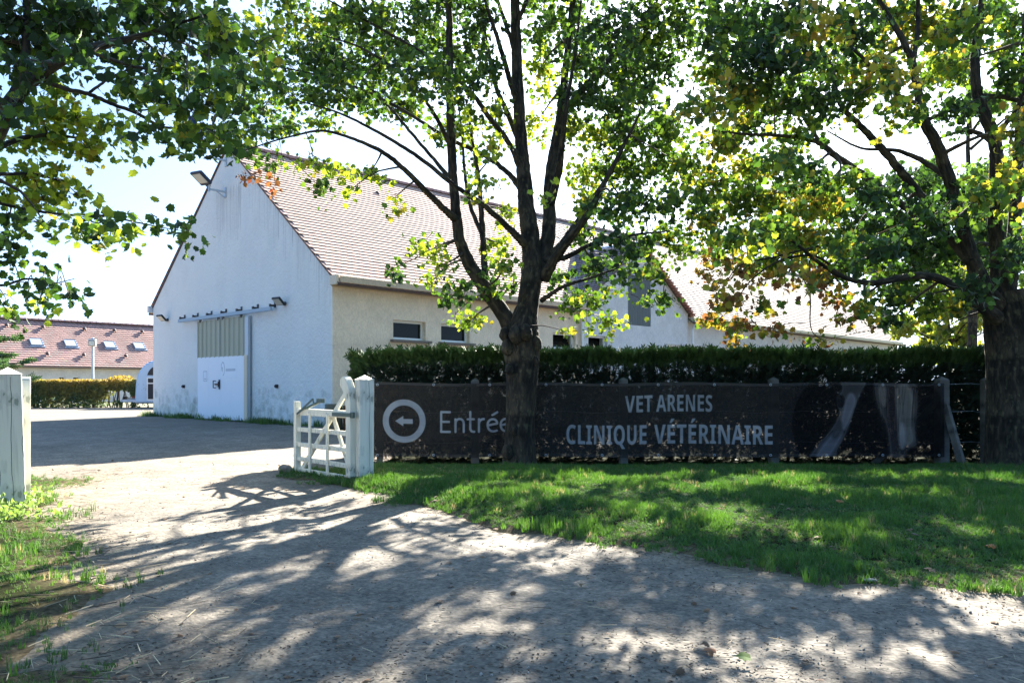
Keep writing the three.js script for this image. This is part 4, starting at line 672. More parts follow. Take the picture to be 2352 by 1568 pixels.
// the maple in the middle
const midTree = maple('maple_tree', 'green maple with forked trunk standing in front of the banner in the middle', at(1192, 1068, 12.35).setY(0),
  [[1193, 1085, 12.35, 100], [1192, 1066, 12.35, 84], [1193, 1030, 12.35, 74], [1194, 960, 12.35, 68], [1197, 900, 12.35, 72], [1199, 850, 12.35, 80], [1199, 800, 12.35, 88], [1200, 760, 12.35, 84], [1207, 725, 12.35, 62], [1213, 690, 12.35, 40]],
  [
    [[1185, 790, 12.35, 44], [1158, 725, 12.35, 44], [1112, 660, 12.32, 40], [1075, 600, 12.3, 36], [1055, 545, 12.25, 32], [1046, 470, 12.2, 28], [1040, 400, 12.2, 26], [1036, 300, 12.15, 24], [1033, 200, 12.1, 22], [1032, 80, 12.1, 19], [1028, -80, 12.1, 15], [1020, -300, 12.1, 6]],
    [[1203, 780, 12.35, 62], [1214, 690, 12.35, 60], [1222, 620, 12.37, 60], [1220, 560, 12.4, 54], [1211, 490, 12.42, 48], [1205, 420, 12.45, 43], [1199, 340, 12.5, 36], [1192, 240, 12.5, 32], [1187, 120, 12.5, 29], [1183, 0, 12.5, 26], [1180, -200, 12.5, 18], [1176, -420, 12.5, 6]],
    [[1232, 640, 12.4, 44], [1254, 570, 12.5, 42], [1262, 510, 12.6, 38], [1262, 430, 12.7, 32], [1272, 350, 12.8, 28], [1288, 260, 12.9, 24], [1297, 180, 12.95, 21], [1308, 80, 13, 18], [1322, -60, 13.1, 13], [1340, -300, 13.2, 5]],
    [[1264, 470, 12.6, 26], [1282, 400, 12.4, 22], [1292, 330, 12.2, 16], [1300, 250, 12.0, 12], [1320, 130, 11.8, 9], [1335, 0, 11.6, 5]],
    [[1250, 640, 12.35, 34], [1275, 595, 12.1, 27], [1312, 545, 11.8, 24], [1352, 490, 11.5, 20], [1388, 420, 11.3, 15], [1430, 340, 11.2, 11], [1470, 260, 11.1, 6]],
    [[1256, 600, 12.5, 28], [1290, 560, 12.9, 20], [1330, 505, 13.2, 17], [1380, 430, 13.5, 13], [1450, 330, 13.8, 9], [1540, 240, 14, 5]],
    [[1288, 270, 12.9, 20], [1330, 215, 13.0, 19], [1378, 160, 13.1, 17], [1440, 90, 13.2, 13], [1530, 0, 13.3, 8], [1600, -60, 13.4, 4]],
    [[1245, 600, 12.4, 24], [1300, 590, 12.3, 15], [1360, 560, 12.2, 11], [1450, 540, 12.1, 7], [1540, 530, 12.0, 4]],
    [[1244, 690, 12.3, 16], [1290, 660, 12.0, 11], [1350, 640, 11.7, 8], [1420, 615, 11.5, 4]],
    // long limbs to the left
    [[1048, 505, 12.2, 24], [1020, 480, 12.0, 18], [970, 430, 11.7, 16], [930, 390, 11.5, 14], [880, 350, 11.3, 12], [820, 322, 11.1, 9], [740, 300, 10.9, 7], [660, 315, 10.8, 5], [560, 345, 10.7, 3]],
    [[1215, 570, 12.4, 26], [1170, 525, 12.1, 18], [1110, 470, 11.8, 15], [1050, 430, 11.6, 13], [960, 360, 11.5, 11], [880, 310, 11.4, 9], [780, 260, 11.3, 6], [680, 230, 11.2, 3]],
    [[1208, 450, 12.45, 22], [1170, 400, 12.7, 15], [1110, 355, 13, 13], [1030, 318, 13.2, 11], [940, 262, 13.4, 9], [830, 205, 13.6, 7], [720, 170, 13.7, 5], [620, 150, 13.8, 3]],
    [[1204, 410, 12.5, 20], [1170, 330, 12.3, 15], [1120, 265, 12.0, 14], [1085, 215, 11.9, 12], [1000, 140, 11.7, 10], [900, 80, 11.6, 8], [790, 20, 11.5, 5], [700, -30, 11.4, 3]],
    [[1198, 340, 12.5, 18], [1170, 270, 12.7, 15], [1140, 200, 12.9, 13], [1120, 110, 13, 11], [1100, 0, 13.1, 8], [1080, -120, 13.2, 4]],
    [[1190, 240, 12.5, 18], [1170, 180, 12.3, 15], [1150, 110, 12.1, 13], [1120, 20, 11.9, 9], [1090, -90, 11.7, 4]],
    [[1130, 690, 12.3, 18], [1116, 640, 12.4, 20], [1110, 560, 12.5, 18], [1105, 480, 12.6, 15], [1098, 400, 12.7, 12], [1085, 320, 12.8, 8], [1070, 230, 12.9, 5]],
    [[1108, 540, 12.5, 14], [1080, 470, 12.7, 12], [1068, 400, 12.9, 9], [1060, 300, 13.0, 6], [1050, 220, 13.1, 3]],
    [[1186, 130, 12.5, 14], [1150, 20, 12.8, 10], [1100, -120, 13, 5]], [[1184, 60, 12.5, 14], [1240, -60, 12.3, 9], [1300, -200, 12.2, 4]],
    [[1040, 420, 12.2, 16], [1000, 370, 12.6, 11], [940, 300, 12.9, 9], [880, 230, 13.2, 7], [800, 160, 13.4, 5], [700, 110, 13.5, 3]],
    [[1037, 340, 12.15, 14], [990, 250, 11.8, 10], [920, 170, 11.5, 8], [830, 110, 11.3, 6], [740, 80, 11.2, 3]],
  ],
  [
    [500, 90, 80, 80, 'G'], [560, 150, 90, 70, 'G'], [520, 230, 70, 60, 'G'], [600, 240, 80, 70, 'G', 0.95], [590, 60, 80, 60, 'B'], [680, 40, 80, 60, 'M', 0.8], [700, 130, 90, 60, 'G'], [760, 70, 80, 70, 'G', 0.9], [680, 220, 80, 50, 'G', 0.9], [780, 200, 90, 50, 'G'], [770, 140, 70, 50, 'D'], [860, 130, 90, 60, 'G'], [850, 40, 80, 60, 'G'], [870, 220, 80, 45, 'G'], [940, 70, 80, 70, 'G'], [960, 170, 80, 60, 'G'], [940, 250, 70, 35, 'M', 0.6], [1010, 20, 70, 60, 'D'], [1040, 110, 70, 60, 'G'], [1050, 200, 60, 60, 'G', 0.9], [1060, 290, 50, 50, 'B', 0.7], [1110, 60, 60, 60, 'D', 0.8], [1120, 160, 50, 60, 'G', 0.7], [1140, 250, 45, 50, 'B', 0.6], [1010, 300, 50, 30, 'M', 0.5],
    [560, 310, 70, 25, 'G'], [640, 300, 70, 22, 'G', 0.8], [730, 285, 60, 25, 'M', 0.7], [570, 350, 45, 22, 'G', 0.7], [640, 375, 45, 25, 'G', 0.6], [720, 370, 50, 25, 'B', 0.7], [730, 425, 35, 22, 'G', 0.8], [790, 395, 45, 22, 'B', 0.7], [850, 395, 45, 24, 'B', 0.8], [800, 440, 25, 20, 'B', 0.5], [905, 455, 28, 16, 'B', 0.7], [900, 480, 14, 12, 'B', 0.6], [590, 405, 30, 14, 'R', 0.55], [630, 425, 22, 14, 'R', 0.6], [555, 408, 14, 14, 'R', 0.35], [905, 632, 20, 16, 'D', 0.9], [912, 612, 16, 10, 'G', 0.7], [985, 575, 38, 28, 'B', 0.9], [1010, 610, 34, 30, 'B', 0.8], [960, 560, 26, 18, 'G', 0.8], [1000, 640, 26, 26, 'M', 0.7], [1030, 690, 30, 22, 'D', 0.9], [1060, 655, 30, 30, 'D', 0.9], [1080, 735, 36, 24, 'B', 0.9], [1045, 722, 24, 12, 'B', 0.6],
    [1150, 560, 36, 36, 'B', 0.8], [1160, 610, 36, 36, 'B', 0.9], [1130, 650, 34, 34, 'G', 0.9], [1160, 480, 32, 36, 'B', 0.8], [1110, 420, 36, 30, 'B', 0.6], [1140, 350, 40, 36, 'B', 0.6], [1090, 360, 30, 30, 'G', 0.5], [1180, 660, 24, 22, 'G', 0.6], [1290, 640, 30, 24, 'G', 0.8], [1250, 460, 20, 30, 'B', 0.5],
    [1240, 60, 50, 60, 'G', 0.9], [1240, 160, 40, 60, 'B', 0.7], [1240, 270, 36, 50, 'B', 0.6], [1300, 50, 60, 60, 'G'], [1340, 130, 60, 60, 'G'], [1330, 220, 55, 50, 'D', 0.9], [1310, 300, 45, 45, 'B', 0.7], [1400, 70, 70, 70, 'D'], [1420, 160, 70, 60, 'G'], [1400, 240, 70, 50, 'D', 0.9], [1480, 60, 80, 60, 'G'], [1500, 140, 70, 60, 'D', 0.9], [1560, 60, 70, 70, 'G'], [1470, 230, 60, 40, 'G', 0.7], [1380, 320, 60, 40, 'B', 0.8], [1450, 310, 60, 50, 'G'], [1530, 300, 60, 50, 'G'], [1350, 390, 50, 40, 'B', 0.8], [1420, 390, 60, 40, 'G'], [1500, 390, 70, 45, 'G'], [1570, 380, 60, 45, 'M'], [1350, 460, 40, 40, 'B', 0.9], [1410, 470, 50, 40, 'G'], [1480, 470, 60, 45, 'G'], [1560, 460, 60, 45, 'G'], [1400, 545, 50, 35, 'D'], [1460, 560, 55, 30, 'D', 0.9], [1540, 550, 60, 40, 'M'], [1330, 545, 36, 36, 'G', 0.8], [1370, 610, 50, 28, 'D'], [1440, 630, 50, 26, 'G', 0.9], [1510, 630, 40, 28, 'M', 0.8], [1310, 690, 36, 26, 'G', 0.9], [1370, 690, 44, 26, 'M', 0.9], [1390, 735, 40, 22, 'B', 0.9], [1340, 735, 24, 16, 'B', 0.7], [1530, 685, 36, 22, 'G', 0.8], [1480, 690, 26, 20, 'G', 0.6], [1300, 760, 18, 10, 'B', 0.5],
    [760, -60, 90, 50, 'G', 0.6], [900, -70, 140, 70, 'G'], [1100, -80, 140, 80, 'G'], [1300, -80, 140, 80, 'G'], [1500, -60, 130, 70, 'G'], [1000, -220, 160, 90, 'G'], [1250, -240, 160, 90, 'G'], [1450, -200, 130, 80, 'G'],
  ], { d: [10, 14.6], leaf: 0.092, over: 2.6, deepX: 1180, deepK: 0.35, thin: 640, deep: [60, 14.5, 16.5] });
knobs(midTree, [[1165, 800, 12.15, 0.1], [1185, 770, 12.02, 0.11], [1208, 765, 12.0, 0.1], [1160, 770, 12.2, 0.09], [1232, 790, 12.2, 0.09], [1170, 850, 12.1, 0.07], [1228, 830, 12.2, 0.07], [1180, 990, 12.1, 0.06], [1165, 1040, 12.15, 0.09]]);
// the maple on the right
maple('maple_tree', 'large maple turning yellow and orange at the right edge of the photo', at(2338, 1075, 11.6).setY(0.03),
  [[2340, 1095, 11.6, 170], [2340, 1070, 11.6, 146], [2338, 1000, 11.6, 130], [2336, 900, 11.6, 124], [2334, 820, 11.6, 124], [2330, 760, 11.6, 126], [2318, 710, 11.6, 110], [2308, 670, 11.6, 80]],
  [
    [[2318, 740, 11.6, 80], [2303, 660, 11.6, 58], [2296, 580, 11.6, 46], [2288, 500, 11.5, 40], [2290, 400, 11.4, 36], [2286, 320, 11.35, 34], [2264, 265, 11.3, 32], [2244, 200, 11.3, 27], [2243, 110, 11.3, 24], [2258, 0, 11.3, 20], [2275, -180, 11.3, 10]],
    [[2310, 730, 11.55, 62], [2268, 670, 11.4, 46], [2232, 590, 11.2, 40], [2206, 500, 11.0, 34], [2184, 424, 10.9, 34], [2158, 342, 10.8, 32], [2122, 270, 10.7, 28], [2108, 200, 10.7, 23], [2094, 137, 10.7, 20], [2068, 80, 10.7, 17], [2020, 0, 10.7, 12], [1980, -80, 10.7, 6]],
    [[2098, 150, 10.7, 14], [2108, 80, 10.9, 14], [2110, 0, 11.1, 12], [2112, -100, 11.2, 6]],
    [[2230, 600, 11.2, 34], [2180, 540, 11.3, 27], [2130, 470, 11.4, 25], [2080, 405, 11.5, 24], [2027, 342, 11.6, 22], [1978, 290, 11.7, 18], [1930, 235, 11.8, 14], [1912, 160, 11.9, 13], [1878, 90, 12, 11], [1864, 0, 12, 8], [1850, -80, 12, 4]],
    [[2170, 545, 11.1, 22], [2100, 490, 11.0, 20], [2020, 428, 10.9, 20], [1960, 385, 10.8, 19], [1915, 354, 10.7, 18], [1880, 327, 10.7, 15], [1800, 312, 10.6, 10], [1720, 308, 10.5, 8], [1640, 300, 10.4, 4]],
    [[1890, 335, 10.7, 12], [1860, 290, 10.9, 11], [1820, 230, 11, 9], [1780, 170, 11.1, 6], [1720, 100, 11.2, 3]],
    [[2300, 735, 11.5, 44], [2250, 700, 11.2, 30], [2200, 660, 11.0, 25], [2150, 638, 10.9, 22], [2095, 633, 10.8, 20], [2040, 645, 10.7, 18], [1990, 649, 10.65, 17], [1940, 636, 10.6, 14], [1900, 615, 10.55, 12], [1873, 596, 10.5, 10], [1822, 555, 10.4, 7], [1760, 530, 10.3, 4]],
    [[1930, 632, 10.6, 9], [1880, 590, 10.5, 8], [1800, 595, 10.4, 6], [1730, 640, 10.3, 4], [1690, 690, 10.25, 2.5]],
    [[2000, 575, 10.8, 8], [1930, 555, 10.7, 7], [1860, 570, 10.6, 6], [1780, 590, 10.5, 5], [1700, 610, 10.4, 4], [1660, 660, 10.3, 2.5]],
    [[1860, 600, 10.5, 5], [1862, 690, 10.4, 4], [1866, 760, 10.4, 3], [1895, 785, 10.4, 2]],
    [[2312, 690, 11.6, 46], [2326, 600, 11.7, 38], [2334, 480, 11.8, 32], [2342, 330, 11.9, 26], [2352, 150, 12, 20], [2360, -50, 12, 10]],
    [[2180, 410, 10.9, 18], [2120, 370, 11.3, 15], [2060, 345, 11.5, 11], [1980, 340, 11.7, 7], [1900, 300, 11.9, 4]],
    [[2290, 330, 11.4, 16], [2230, 300, 11.6, 12], [2180, 310, 11.8, 8], [2130, 330, 12, 4]],
    [[2245, 220, 11.3, 16], [2320, 225, 11.2, 14], [2400, 260, 11.1, 8]], [[2285, 310, 11.4, 16], [2330, 260, 11.0, 12], [2360, 190, 10.8, 8], [2380, 60, 10.7, 4]],
    [[2110, 240, 10.7, 14], [2050, 210, 10.4, 12], [1990, 140, 10.2, 10], [1930, 90, 10.0, 7], [1860, 60, 9.9, 3]],
  ],
  [
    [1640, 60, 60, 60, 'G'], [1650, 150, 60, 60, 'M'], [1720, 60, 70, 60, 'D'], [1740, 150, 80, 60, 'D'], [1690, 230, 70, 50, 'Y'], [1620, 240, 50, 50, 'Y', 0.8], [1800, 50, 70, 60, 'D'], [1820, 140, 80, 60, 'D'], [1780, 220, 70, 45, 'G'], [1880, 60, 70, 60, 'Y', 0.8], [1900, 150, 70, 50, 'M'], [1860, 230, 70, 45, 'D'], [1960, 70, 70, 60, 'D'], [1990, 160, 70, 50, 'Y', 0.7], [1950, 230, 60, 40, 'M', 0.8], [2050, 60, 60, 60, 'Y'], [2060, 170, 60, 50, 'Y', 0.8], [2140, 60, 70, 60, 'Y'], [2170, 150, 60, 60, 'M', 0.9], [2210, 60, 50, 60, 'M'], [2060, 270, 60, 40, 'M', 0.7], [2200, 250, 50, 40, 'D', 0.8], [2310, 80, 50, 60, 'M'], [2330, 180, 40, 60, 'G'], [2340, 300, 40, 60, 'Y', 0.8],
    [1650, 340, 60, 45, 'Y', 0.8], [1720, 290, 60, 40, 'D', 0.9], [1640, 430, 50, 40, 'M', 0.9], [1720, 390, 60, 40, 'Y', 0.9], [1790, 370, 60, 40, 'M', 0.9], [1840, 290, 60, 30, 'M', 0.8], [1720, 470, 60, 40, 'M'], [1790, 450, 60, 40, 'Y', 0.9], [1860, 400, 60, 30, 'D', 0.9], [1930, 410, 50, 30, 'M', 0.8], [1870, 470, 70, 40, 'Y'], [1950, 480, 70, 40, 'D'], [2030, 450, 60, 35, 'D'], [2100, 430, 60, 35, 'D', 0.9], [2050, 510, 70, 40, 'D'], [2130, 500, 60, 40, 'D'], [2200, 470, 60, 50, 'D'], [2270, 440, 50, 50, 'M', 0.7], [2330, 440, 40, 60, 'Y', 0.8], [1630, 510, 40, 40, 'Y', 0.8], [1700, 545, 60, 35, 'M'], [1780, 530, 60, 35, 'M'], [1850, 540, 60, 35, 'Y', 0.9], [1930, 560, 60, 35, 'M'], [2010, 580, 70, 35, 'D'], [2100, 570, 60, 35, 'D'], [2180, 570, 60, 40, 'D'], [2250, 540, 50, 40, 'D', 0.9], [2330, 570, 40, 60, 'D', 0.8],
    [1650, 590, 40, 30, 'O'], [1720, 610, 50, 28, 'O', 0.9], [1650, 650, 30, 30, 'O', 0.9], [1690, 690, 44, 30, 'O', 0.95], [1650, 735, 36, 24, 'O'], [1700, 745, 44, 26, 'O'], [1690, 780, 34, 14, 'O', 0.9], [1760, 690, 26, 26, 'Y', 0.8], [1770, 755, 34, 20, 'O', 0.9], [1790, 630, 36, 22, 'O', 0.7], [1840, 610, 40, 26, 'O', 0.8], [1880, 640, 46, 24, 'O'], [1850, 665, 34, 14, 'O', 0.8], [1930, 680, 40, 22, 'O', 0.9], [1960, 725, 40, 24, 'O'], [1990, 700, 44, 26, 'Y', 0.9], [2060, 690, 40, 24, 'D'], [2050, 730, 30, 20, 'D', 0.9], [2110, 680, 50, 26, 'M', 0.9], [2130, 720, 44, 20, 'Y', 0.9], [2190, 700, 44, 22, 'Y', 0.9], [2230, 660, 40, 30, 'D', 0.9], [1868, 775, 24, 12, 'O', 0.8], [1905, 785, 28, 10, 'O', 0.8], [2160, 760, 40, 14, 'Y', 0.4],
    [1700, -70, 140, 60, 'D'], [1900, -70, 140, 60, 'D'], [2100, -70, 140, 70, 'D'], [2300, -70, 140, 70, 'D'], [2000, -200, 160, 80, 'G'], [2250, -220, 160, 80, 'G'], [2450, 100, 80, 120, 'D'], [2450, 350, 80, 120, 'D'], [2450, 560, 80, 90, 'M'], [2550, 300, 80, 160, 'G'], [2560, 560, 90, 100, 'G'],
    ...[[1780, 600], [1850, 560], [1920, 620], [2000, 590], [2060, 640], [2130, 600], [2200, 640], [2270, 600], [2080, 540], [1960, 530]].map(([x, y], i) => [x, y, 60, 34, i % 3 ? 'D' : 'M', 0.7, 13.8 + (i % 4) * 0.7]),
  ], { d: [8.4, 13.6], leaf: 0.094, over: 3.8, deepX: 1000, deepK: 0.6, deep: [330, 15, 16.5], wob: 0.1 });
// the maple whose trunk stands left of the frame
maple('maple_tree', 'maple reaching in from the left edge with a thick slanting limb', at(-300, 1180, 7.0).setY(0),
  [[-300, 1230, 7, 150], [-298, 1180, 7, 126], [-290, 1000, 7, 112], [-270, 800, 7, 104], [-240, 650, 7, 92]],
  [
    [[-250, 700, 7, 88], [-170, 560, 7, 72], [-80, 420, 6.9, 62], [0, 280, 6.8, 54], [50, 205, 6.7, 42], [110, 155, 6.65, 34], [180, 120, 6.6, 30], [250, 100, 6.5, 22], [330, 80, 6.4, 14], [420, 50, 6.3, 8], [520, 20, 6.2, 4]],
    [[20, 250, 6.8, 30], [50, 160, 6.9, 26], [60, 60, 7, 22], [55, -60, 7.1, 12]],
    [[90, 180, 6.7, 14], [150, 204, 6.8, 13], [200, 215, 6.9, 12], [260, 240, 7.0, 11], [310, 258, 7.1, 10], [370, 290, 7.2, 8], [440, 296, 7.3, 6], [520, 305, 7.4, 3]],
    [[205, 212, 6.9, 8], [250, 180, 7, 7], [290, 160, 7.1, 5], [340, 110, 7.2, 3]], [[310, 255, 7.1, 6], [350, 250, 7.3, 4], [420, 240, 7.5, 2.5]],
    [[-120, 480, 7, 20], [-60, 455, 7.2, 12], [0, 468, 7.3, 9], [60, 480, 7.4, 8], [137, 492, 7.5, 7], [239, 495, 7.6, 6], [307, 509, 7.7, 4.5], [370, 522, 7.8, 3], [420, 530, 7.9, 2]],
    [[-150, 560, 7, 18], [-80, 620, 7.2, 10], [0, 655, 7.3, 8], [60, 640, 7.4, 6], [120, 650, 7.5, 4], [170, 640, 7.6, 2]],
    [[-140, 540, 7, 26], [-60, 380, 7.5, 20], [40, 320, 8, 14], [120, 310, 8.3, 10], [200, 320, 8.6, 5]], [[-60, 400, 7.3, 16], [10, 400, 7.8, 10], [80, 400, 8.2, 7], [150, 420, 8.5, 4]],
    [[200, 115, 6.6, 14], [300, 150, 7.2, 10], [400, 170, 7.6, 7], [500, 180, 8, 4]],
  ],
  [
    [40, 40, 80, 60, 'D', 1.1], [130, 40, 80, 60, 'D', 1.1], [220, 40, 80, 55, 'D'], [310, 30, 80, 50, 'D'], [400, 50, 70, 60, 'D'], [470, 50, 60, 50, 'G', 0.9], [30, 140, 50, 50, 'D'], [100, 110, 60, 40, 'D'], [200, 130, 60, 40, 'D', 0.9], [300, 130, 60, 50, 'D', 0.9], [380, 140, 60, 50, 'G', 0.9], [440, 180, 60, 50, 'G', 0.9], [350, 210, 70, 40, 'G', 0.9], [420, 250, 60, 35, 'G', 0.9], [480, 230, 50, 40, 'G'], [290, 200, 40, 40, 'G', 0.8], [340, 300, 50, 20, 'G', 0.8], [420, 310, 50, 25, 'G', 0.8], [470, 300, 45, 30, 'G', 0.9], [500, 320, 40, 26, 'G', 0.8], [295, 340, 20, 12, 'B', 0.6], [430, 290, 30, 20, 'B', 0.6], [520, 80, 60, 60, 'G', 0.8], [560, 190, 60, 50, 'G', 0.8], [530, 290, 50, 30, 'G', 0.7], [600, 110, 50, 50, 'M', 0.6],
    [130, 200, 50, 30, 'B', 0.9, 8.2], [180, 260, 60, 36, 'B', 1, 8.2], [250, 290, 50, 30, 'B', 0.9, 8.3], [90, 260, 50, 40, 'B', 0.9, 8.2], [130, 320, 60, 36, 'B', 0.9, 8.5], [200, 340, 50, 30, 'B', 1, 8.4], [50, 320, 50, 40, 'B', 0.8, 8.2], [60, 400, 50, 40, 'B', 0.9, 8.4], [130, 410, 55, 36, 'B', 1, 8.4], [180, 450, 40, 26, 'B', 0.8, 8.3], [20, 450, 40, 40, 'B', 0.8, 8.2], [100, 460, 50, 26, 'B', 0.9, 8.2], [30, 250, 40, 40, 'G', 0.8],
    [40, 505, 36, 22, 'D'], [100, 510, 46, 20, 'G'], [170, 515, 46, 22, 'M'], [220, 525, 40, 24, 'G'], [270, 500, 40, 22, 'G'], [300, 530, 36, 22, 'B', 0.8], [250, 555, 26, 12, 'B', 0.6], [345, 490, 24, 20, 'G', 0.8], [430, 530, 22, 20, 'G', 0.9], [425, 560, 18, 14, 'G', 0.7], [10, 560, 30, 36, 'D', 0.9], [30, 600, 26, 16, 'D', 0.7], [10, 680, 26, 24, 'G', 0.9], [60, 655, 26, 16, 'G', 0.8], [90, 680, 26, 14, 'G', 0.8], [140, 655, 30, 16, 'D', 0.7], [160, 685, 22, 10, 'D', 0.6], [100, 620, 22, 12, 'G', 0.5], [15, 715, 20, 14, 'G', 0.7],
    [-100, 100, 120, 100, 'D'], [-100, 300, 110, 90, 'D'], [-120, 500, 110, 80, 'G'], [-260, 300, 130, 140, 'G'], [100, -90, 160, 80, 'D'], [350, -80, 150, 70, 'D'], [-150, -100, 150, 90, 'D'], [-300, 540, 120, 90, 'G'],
  ], { d: [5.9, 8.0], leaf: 0.088, over: 3.0, wob: 0.1 });
{ // scrap of blue plastic caught in the branches
  const g = new THREE.IcosahedronGeometry(0.05, 4), p = g.attributes.position; for (let i = 0; i < p.count; i++) { const k = 0.45 + 1.1 * fbm(p.getX(i) * 16 + 3, p.getY(i) * 16 + p.getZ(i) * 12, 3); p.setXYZ(i, p.getX(i) * k * 0.8, p.getY(i) * k * 2.2, p.getZ(i) * k * 0.6); } g.rotateZ(0.5); g.computeVertexNormals();
  const o = part('plastic_bag', g, leafy([0.05, 0.12, 0.4], 0.4, { roughness: 0.5 })); o.position.copy(at(452, 300, 6.5)); tag(o, 'blue plastic bag caught in the leaves left of the gable peak', 'bag');
}

// ---------------------------------------------------------------- trees beyond the hedge on the right
function farTree(label, px, py0, py1, rx, d, n, size, cols, ground = 0.287) {
  const b = at(px, HORIZON, d), top = at(px, py1, d).y, low = at(px, py0, d).y, R = rx * d / FOCAL, t = thing('background_tree', label, 'tree', [b.x, ground, b.z]), list = [];
  const ht = top - ground;
  part('trunk', taper([V(0, 0, 0), V(0.05 * R, ht * 0.3, 0), V(-0.04 * R, ht * 0.6, 0), V(0, ht * 0.9, 0)], [0.045 * R + 0.1, 0.04 * R + 0.05, 0.03 * R, 0.01], 9, 0.05), M.bark, t);
  const bl = [], brs = []; for (let i = 0; i < 34; i++) { const u = rnd(), a = rnd() * 6.28, env = Math.sin(Math.PI * clamp(0.12 + 0.86 * u, 0, 1)), r = R * (0.25 + 0.7 * rnd()) * env; const c = V(Math.cos(a) * r, lerp(low, top, u) - ground, Math.sin(a) * r); bl.push([c, R * rr(0.18, 0.34)]); brs.push(plain(taper([V(0, Math.max(0.3, c.y - r * 0.7), 0), c.clone().multiplyScalar(0.5).setY(c.y - r * 0.25), c], [0.02 * R + 0.02, 0.012 * R + 0.01, 0.01], 5))); }
  tag(part('branches', brs, M.bark, t), null, null, null, 'stuff');
  for (let i = 0; i < n; i++) { const [c, r] = bl[Math.floor(rnd() * bl.length)]; const v = V(gauss(), gauss(), gauss()).multiplyScalar(0.7); const k = 0.7 + 0.6 * rnd(), cc = cols[Math.floor(rnd() * cols.length)]; list.push({ p: V(c.x + v.x * r, c.y + v.y * r * 0.9, c.z + v.z * r), e: new THREE.Euler(rr(0, 6.3), rr(0, 6.3), rr(0, 6.3)), s: size * rr(0.7, 1.3), c: lin(cc[0] * k, cc[1] * k, cc[2] * k) }); }
  scatter('foliage', plainLeaf, leafy([1, 1, 1], 0.5), t, list);
}
farTree('bright yellow green tree beyond the hedge left of the right trunk', 2180, 830, 560, 120, 36, 9000, 0.26, [[0.30, 0.38, 0.03], [0.22, 0.32, 0.03], [0.4, 0.4, 0.04]]);
farTree('blue green slender tree beyond the end of the far roof', 2030, 820, 560, 55, 85, 5000, 0.42, [[0.10, 0.16, 0.09], [0.13, 0.2, 0.12]]);
farTree('tall light green tree behind the upper branches of the right maple', 2230, 640, -60, 150, 30, 9000, 0.24, [[0.16, 0.28, 0.04], [0.2, 0.34, 0.05], [0.12, 0.22, 0.04]]);
farTree('light green tree behind the right trunk at the photo edge', 2400, 900, 100, 120, 26, 7000, 0.22, [[0.18, 0.3, 0.04], [0.26, 0.36, 0.04]]);
farTree('pale blue green tree top rising behind the far roof ridge', 1760, 700, 470, 60, 95, 2500, 0.45, [[0.12, 0.18, 0.1], [0.14, 0.22, 0.12]]);

// ---------------------------------------------------------------- grass
const tuft = (() => {
  const pos = [], idx = []; let s = 77; const r = () => (s = (s * 16807) % 2147483647) / 2147483647;
  for (let b = 0; b < 9; b++) { const a = r() * 6.28, lean = 0.2 + r() * 0.75, h = 0.55 + r() * 0.6, w = 0.035 + r() * 0.02, x0 = (r() - 0.5) * 0.5, z0 = (r() - 0.5) * 0.5, cx = Math.cos(a), cz = Math.sin(a), k = pos.length / 3; for (let i = 0; i < 4; i++) { const u = i / 3, f = lean * u * u * h, y = h * (u - 0.28 * lean * u * u), ww = w * (1 - u * 0.92); pos.push(x0 + cx * f - cz * ww, y, z0 + cz * f + cx * ww, x0 + cx * f + cz * ww, y, z0 + cz * f - cx * ww); if (i) { const q = k + 2 * (i - 1); idx.push(q, q + 1, q + 2, q + 1, q + 3, q + 2); } } }
  const g = new THREE.BufferGeometry(); g.setAttribute('position', new THREE.Float32BufferAttribute(pos, 3)); g.setIndex(idx); g.computeVertexNormals(); return g;
})();
const grassMat = leafy([1, 1, 1], 0.45, { roughness: 0.75, specularIntensity: 0.8 });
function grass(label, n, x0, x1, d0, d1, inside, high, base, tall) {
  const list = [];
  for (let i = 0; i < n; i++) {
    const x = rr(x0, x1), d = rr(d0, d1), q = inside(x, d); if (q < -0.16 || d > 12.55) continue; const patch = fbm(x * 1.5 + 13, d * 1.5, 3); if (rnd() > sstep(q, -0.16, 0.5) * 0.97 + 0.03 || rnd() < base * sstep(patch, 0.42, 0.6)) continue;
    const k = 0.7 + 0.6 * rnd(), dry = rnd() < 0.03 ? 1 : 0, y = fbm(x * 0.8, d * 0.8 + 40, 3);
    list.push({ p: V(x, high(x, d) - 0.012, -d), e: new THREE.Euler(gauss() * 0.15, rnd() * 6.28, gauss() * 0.15), s: V(1, rr(0.6, 1.3) * (0.6 + 1.1 * sstep(fbm(x * 1.9 + 5, d * 1.9, 3), 0.3, 0.72)), 1).multiplyScalar(tall * rr(0.75, 1.3) * (d > 11.6 ? 0.6 : x < -1 && d < 5 ? 0.65 : 1)), c: dry ? lin(0.34, 0.28, 0.12) : lin(lerp(0.05, 0.10, y) * k, lerp(0.135, 0.21, y) * k, 0.015 * k) });
  }
  const o = scatter('grass', tuft, grassMat, null, list); tag(o, label, 'grass'); console.log(label, list.length);
}
grass('green grass on the verge below the banner', 125000, -3.4, 9.5, 4.0, 13.6, inR, bank, 0, 0.078);
grass('patchy grass and weeds along the left edge of the track', 34000, -9, -1.4, 2.8, 12, inL, (x, d) => groundY(x, d) + 0.02, 0.5, 0.07);
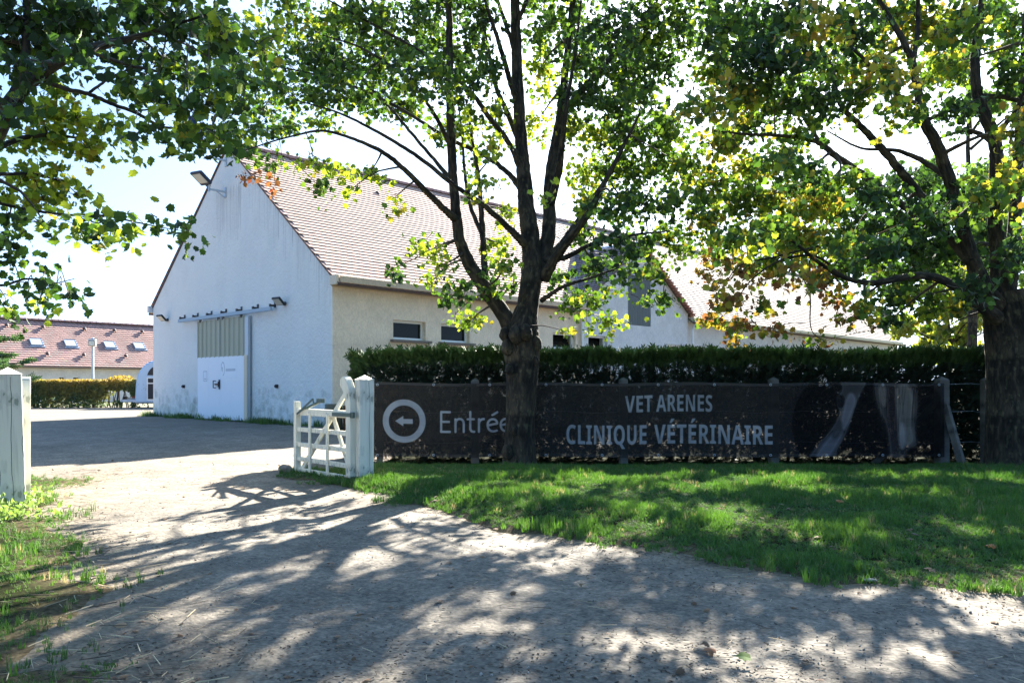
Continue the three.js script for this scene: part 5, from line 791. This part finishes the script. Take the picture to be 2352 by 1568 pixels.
{ // weeds against the foot of the barn gable
  const list = []; for (let i = 0; i < 900; i++) { const w = rr(0, W + 0.3), p = barn.localToWorld(V(-Math.abs(gauss()) * 0.42 - 0.03, 0, -w)); const dens = fbm(w * 0.9 + 2, 5, 3); if (rnd() > sstep(dens, 0.38, 0.6) + 0.12) continue; const k = 0.6 + 0.7 * rnd(); list.push({ p: V(p.x, groundY(p.x, -p.z) - 0.02, p.z), e: new THREE.Euler(0, rnd() * 6.28, 0), s: V(1, rr(0.6, 1.4), 1).multiplyScalar(rr(0.14, 0.3)), c: lin(0.09 * k, 0.17 * k, 0.025 * k) }); }
  tag(scatter('weeds', tuft, grassMat, null, list), 'weeds growing along the foot of the barn gable', 'weeds');
}
{ // leafy weeds at the foot of the left gate post
  const list = []; for (let i = 0; i < 1500; i++) { const x = rr(-5.9, -4.2), d = rr(7.2, 9.4); if (inL(x, d) < 0.1 || Math.hypot(x + 4.9, d - 8.2) > 1.0) continue; const k = 0.8 + 0.5 * rnd(); list.push({ p: V(x, groundY(x, d) + 0.02 + 0.16 * rnd() * rnd(), -d), e: new THREE.Euler(rr(-1.2, 1.2), rnd() * 6.28, rr(-1.2, 1.2)), s: rr(0.04, 0.08), c: lin(0.2 * k, 0.31 * k, 0.05 * k) }); }
  tag(scatter('weeds', plainLeaf, leafy([1, 1, 1], 0.45), null, list), 'low leafy weeds at the foot of the left gate post', 'weeds');
}

// ---------------------------------------------------------------- litter on the track
const onTrack = (x, d) => inR(x, d) < 0.15 && inL(x, d) < 0.1;
{
  const peb = new THREE.IcosahedronGeometry(1, 1), p = peb.attributes.position; for (let i = 0; i < p.count; i++) { const k = 0.7 + 0.6 * hash(Math.round(p.getX(i) * 50), Math.round(p.getY(i) * 50 + p.getZ(i) * 90)); p.setXYZ(i, p.getX(i) * k, p.getY(i) * k * 0.6, p.getZ(i) * k); } peb.computeVertexNormals();
  const list = []; for (let i = 0; i < 12000; i++) { const d = 2.9 + 10 * Math.pow(rnd(), 1.6), x = rr(-0.72, 0.72) * d; if (!onTrack(x, d)) continue; if (fbm(x * 1.4 + 3, d * 1.4, 3) < 0.45 && rnd() < 0.8) continue; const k = 0.75 + 0.5 * rnd(), s = 0.0018 + 0.006 * Math.pow(rnd(), 5); list.push({ p: V(x, groundY(x, d) + s * 0.3, -d), e: new THREE.Euler(rnd() * 6, rnd() * 6, rnd() * 6), s, c: lin(0.27 * k, 0.24 * k, 0.2 * k) }); }
  tag(scatter('pebbles', peb, mat([1, 1, 1], 0.95), null, list), 'small stones scattered over the track', 'pebbles');
  const cr = []; for (let i = 0; i < 9000; i++) { const d = 2.9 + 8 * Math.pow(rnd(), 1.4), x = rr(-0.72, 0.72) * d; if (!onTrack(x, d)) continue; const patch = fbm(x * 1.1 + 80, d * 1.1 + 9, 4); if (rnd() > sstep(patch, 0.45, 0.62) + 0.08) continue; const k = 0.4 + 0.9 * rnd(); cr.push({ p: V(x, groundY(x, d) + 0.004, -d), e: new THREE.Euler(gauss() * 0.2, rnd() * 6.28, gauss() * 0.2), s: V(rr(0.003, 0.014), 0.004, rr(0.002, 0.006)), c: lin(0.10 * k, 0.075 * k, 0.05 * k) }); }
  tag(scatter('crumbs', peb, mat([1, 1, 1], 0.95), null, cr), 'dark crumbs of earth and bark strewn in patches over the track', 'debris');
  const straw = new THREE.BoxGeometry(1, 0.03, 0.022); const st = []; for (let i = 0; i < 1300; i++) { const d = 2.9 + 9 * Math.pow(rnd(), 1.5), left = rnd() < 0.4, x = left ? edgeLAt(d) + gauss() * 0.6 : rr(-0.72, 0.72) * d; if (inR(x, d) > 0.1) continue; const k = 0.5 + 0.7 * rnd(), dark = rnd() < 0.4; st.push({ p: V(x, groundY(x, d) + 0.012 + (left ? 0.015 : 0), -d), e: new THREE.Euler(gauss() * 0.06, rnd() * 6.28, gauss() * 0.1), s: rr(0.02, 0.11) * (left ? 1.4 : 1), c: dark ? lin(0.1 * k, 0.075 * k, 0.05 * k) : lin(0.5 * k, 0.4 * k, 0.24 * k) }); }
  tag(scatter('straw', straw, mat([1, 1, 1], 0.9), null, st), 'bits of straw and thin twigs lying on the track', 'straw');
  const ll = []; for (let i = 0; i < 420; i++) { const d = 3 + 10 * Math.pow(rnd(), 1.2), x = rr(-0.72, 0.72) * d; const k = 0.5 + 0.6 * rnd(), on = inR(x, d) > 0; if (on && rnd() < 0.6) continue; ll.push({ p: V(x, (on ? bank(x, d) + 0.018 : groundY(x, d) + 0.012), -d), e: new THREE.Euler(-Math.PI / 2 + gauss() * 0.5, gauss() * 0.4, rnd() * 6.28), s: on ? rr(0.035, 0.075) : rr(0.02, 0.05), c: lin(0.2 * k, 0.11 * k, 0.05 * k) }); }
  tag(scatter('leaf_litter', leafB, leafy([1, 1, 1], 0.2), null, ll), 'crumbs of dry brown leaves on track and verge', 'leaf litter');
}
function fallen(label, px, py, size, c, turn, curl = leafB) { const d = EYE * FOCAL / (py - HORIZON), p = at(px, py, d), o = part('fallen_leaf', curl, leafy(c, 0.3, { roughness: 0.8 })); o.position.set(p.x, Math.max(groundY(p.x, d), inR(p.x, d) > 0 ? bank(p.x, d) + 0.02 : 0) + 0.015, p.z); o.rotation.set(-Math.PI / 2 + 0.25, 0.2, turn, 'YXZ'); o.scale.setScalar(size); tag(o, label, 'leaf'); }
fallen('large curled brown leaf lying on the sunlit track at lower left', 290, 1437, 0.085, [0.35, 0.2, 0.09], 1.9);
fallen('bright orange leaf in the grass at the right edge', 2290, 1284, 0.09, [0.55, 0.16, 0.03], 0.4);
fallen('small orange leaf in the grass near the middle of the verge', 1932, 1182, 0.09, [0.5, 0.16, 0.04], 2.4);
fallen('green leaf lying flat in the shade on the track at lower right', 1725, 1518, 0.08, [0.12, 0.18, 0.03], 1.1, leafA);
fallen('brown leaf on the track below the verge', 1628, 1490, 0.07, [0.3, 0.13, 0.05], 3.0);
{ const d = EYE * FOCAL / (1339 - HORIZON), p = at(2000, 1339, d), g = new THREE.IcosahedronGeometry(0.03, 2); g.scale(1.5, 0.35, 0.9); const o = part('stone', boxUV(plain(g)), mat([0.25, 0.24, 0.22], 1)); o.position.set(p.x, 0.02, p.z); tag(o, 'flat pale stone at the edge of the verge', 'stone'); }

scene.traverse((o) => { if (o.isMesh) { o.castShadow = true; o.receiveShadow = true; } });
renderer.render(scene, camera);
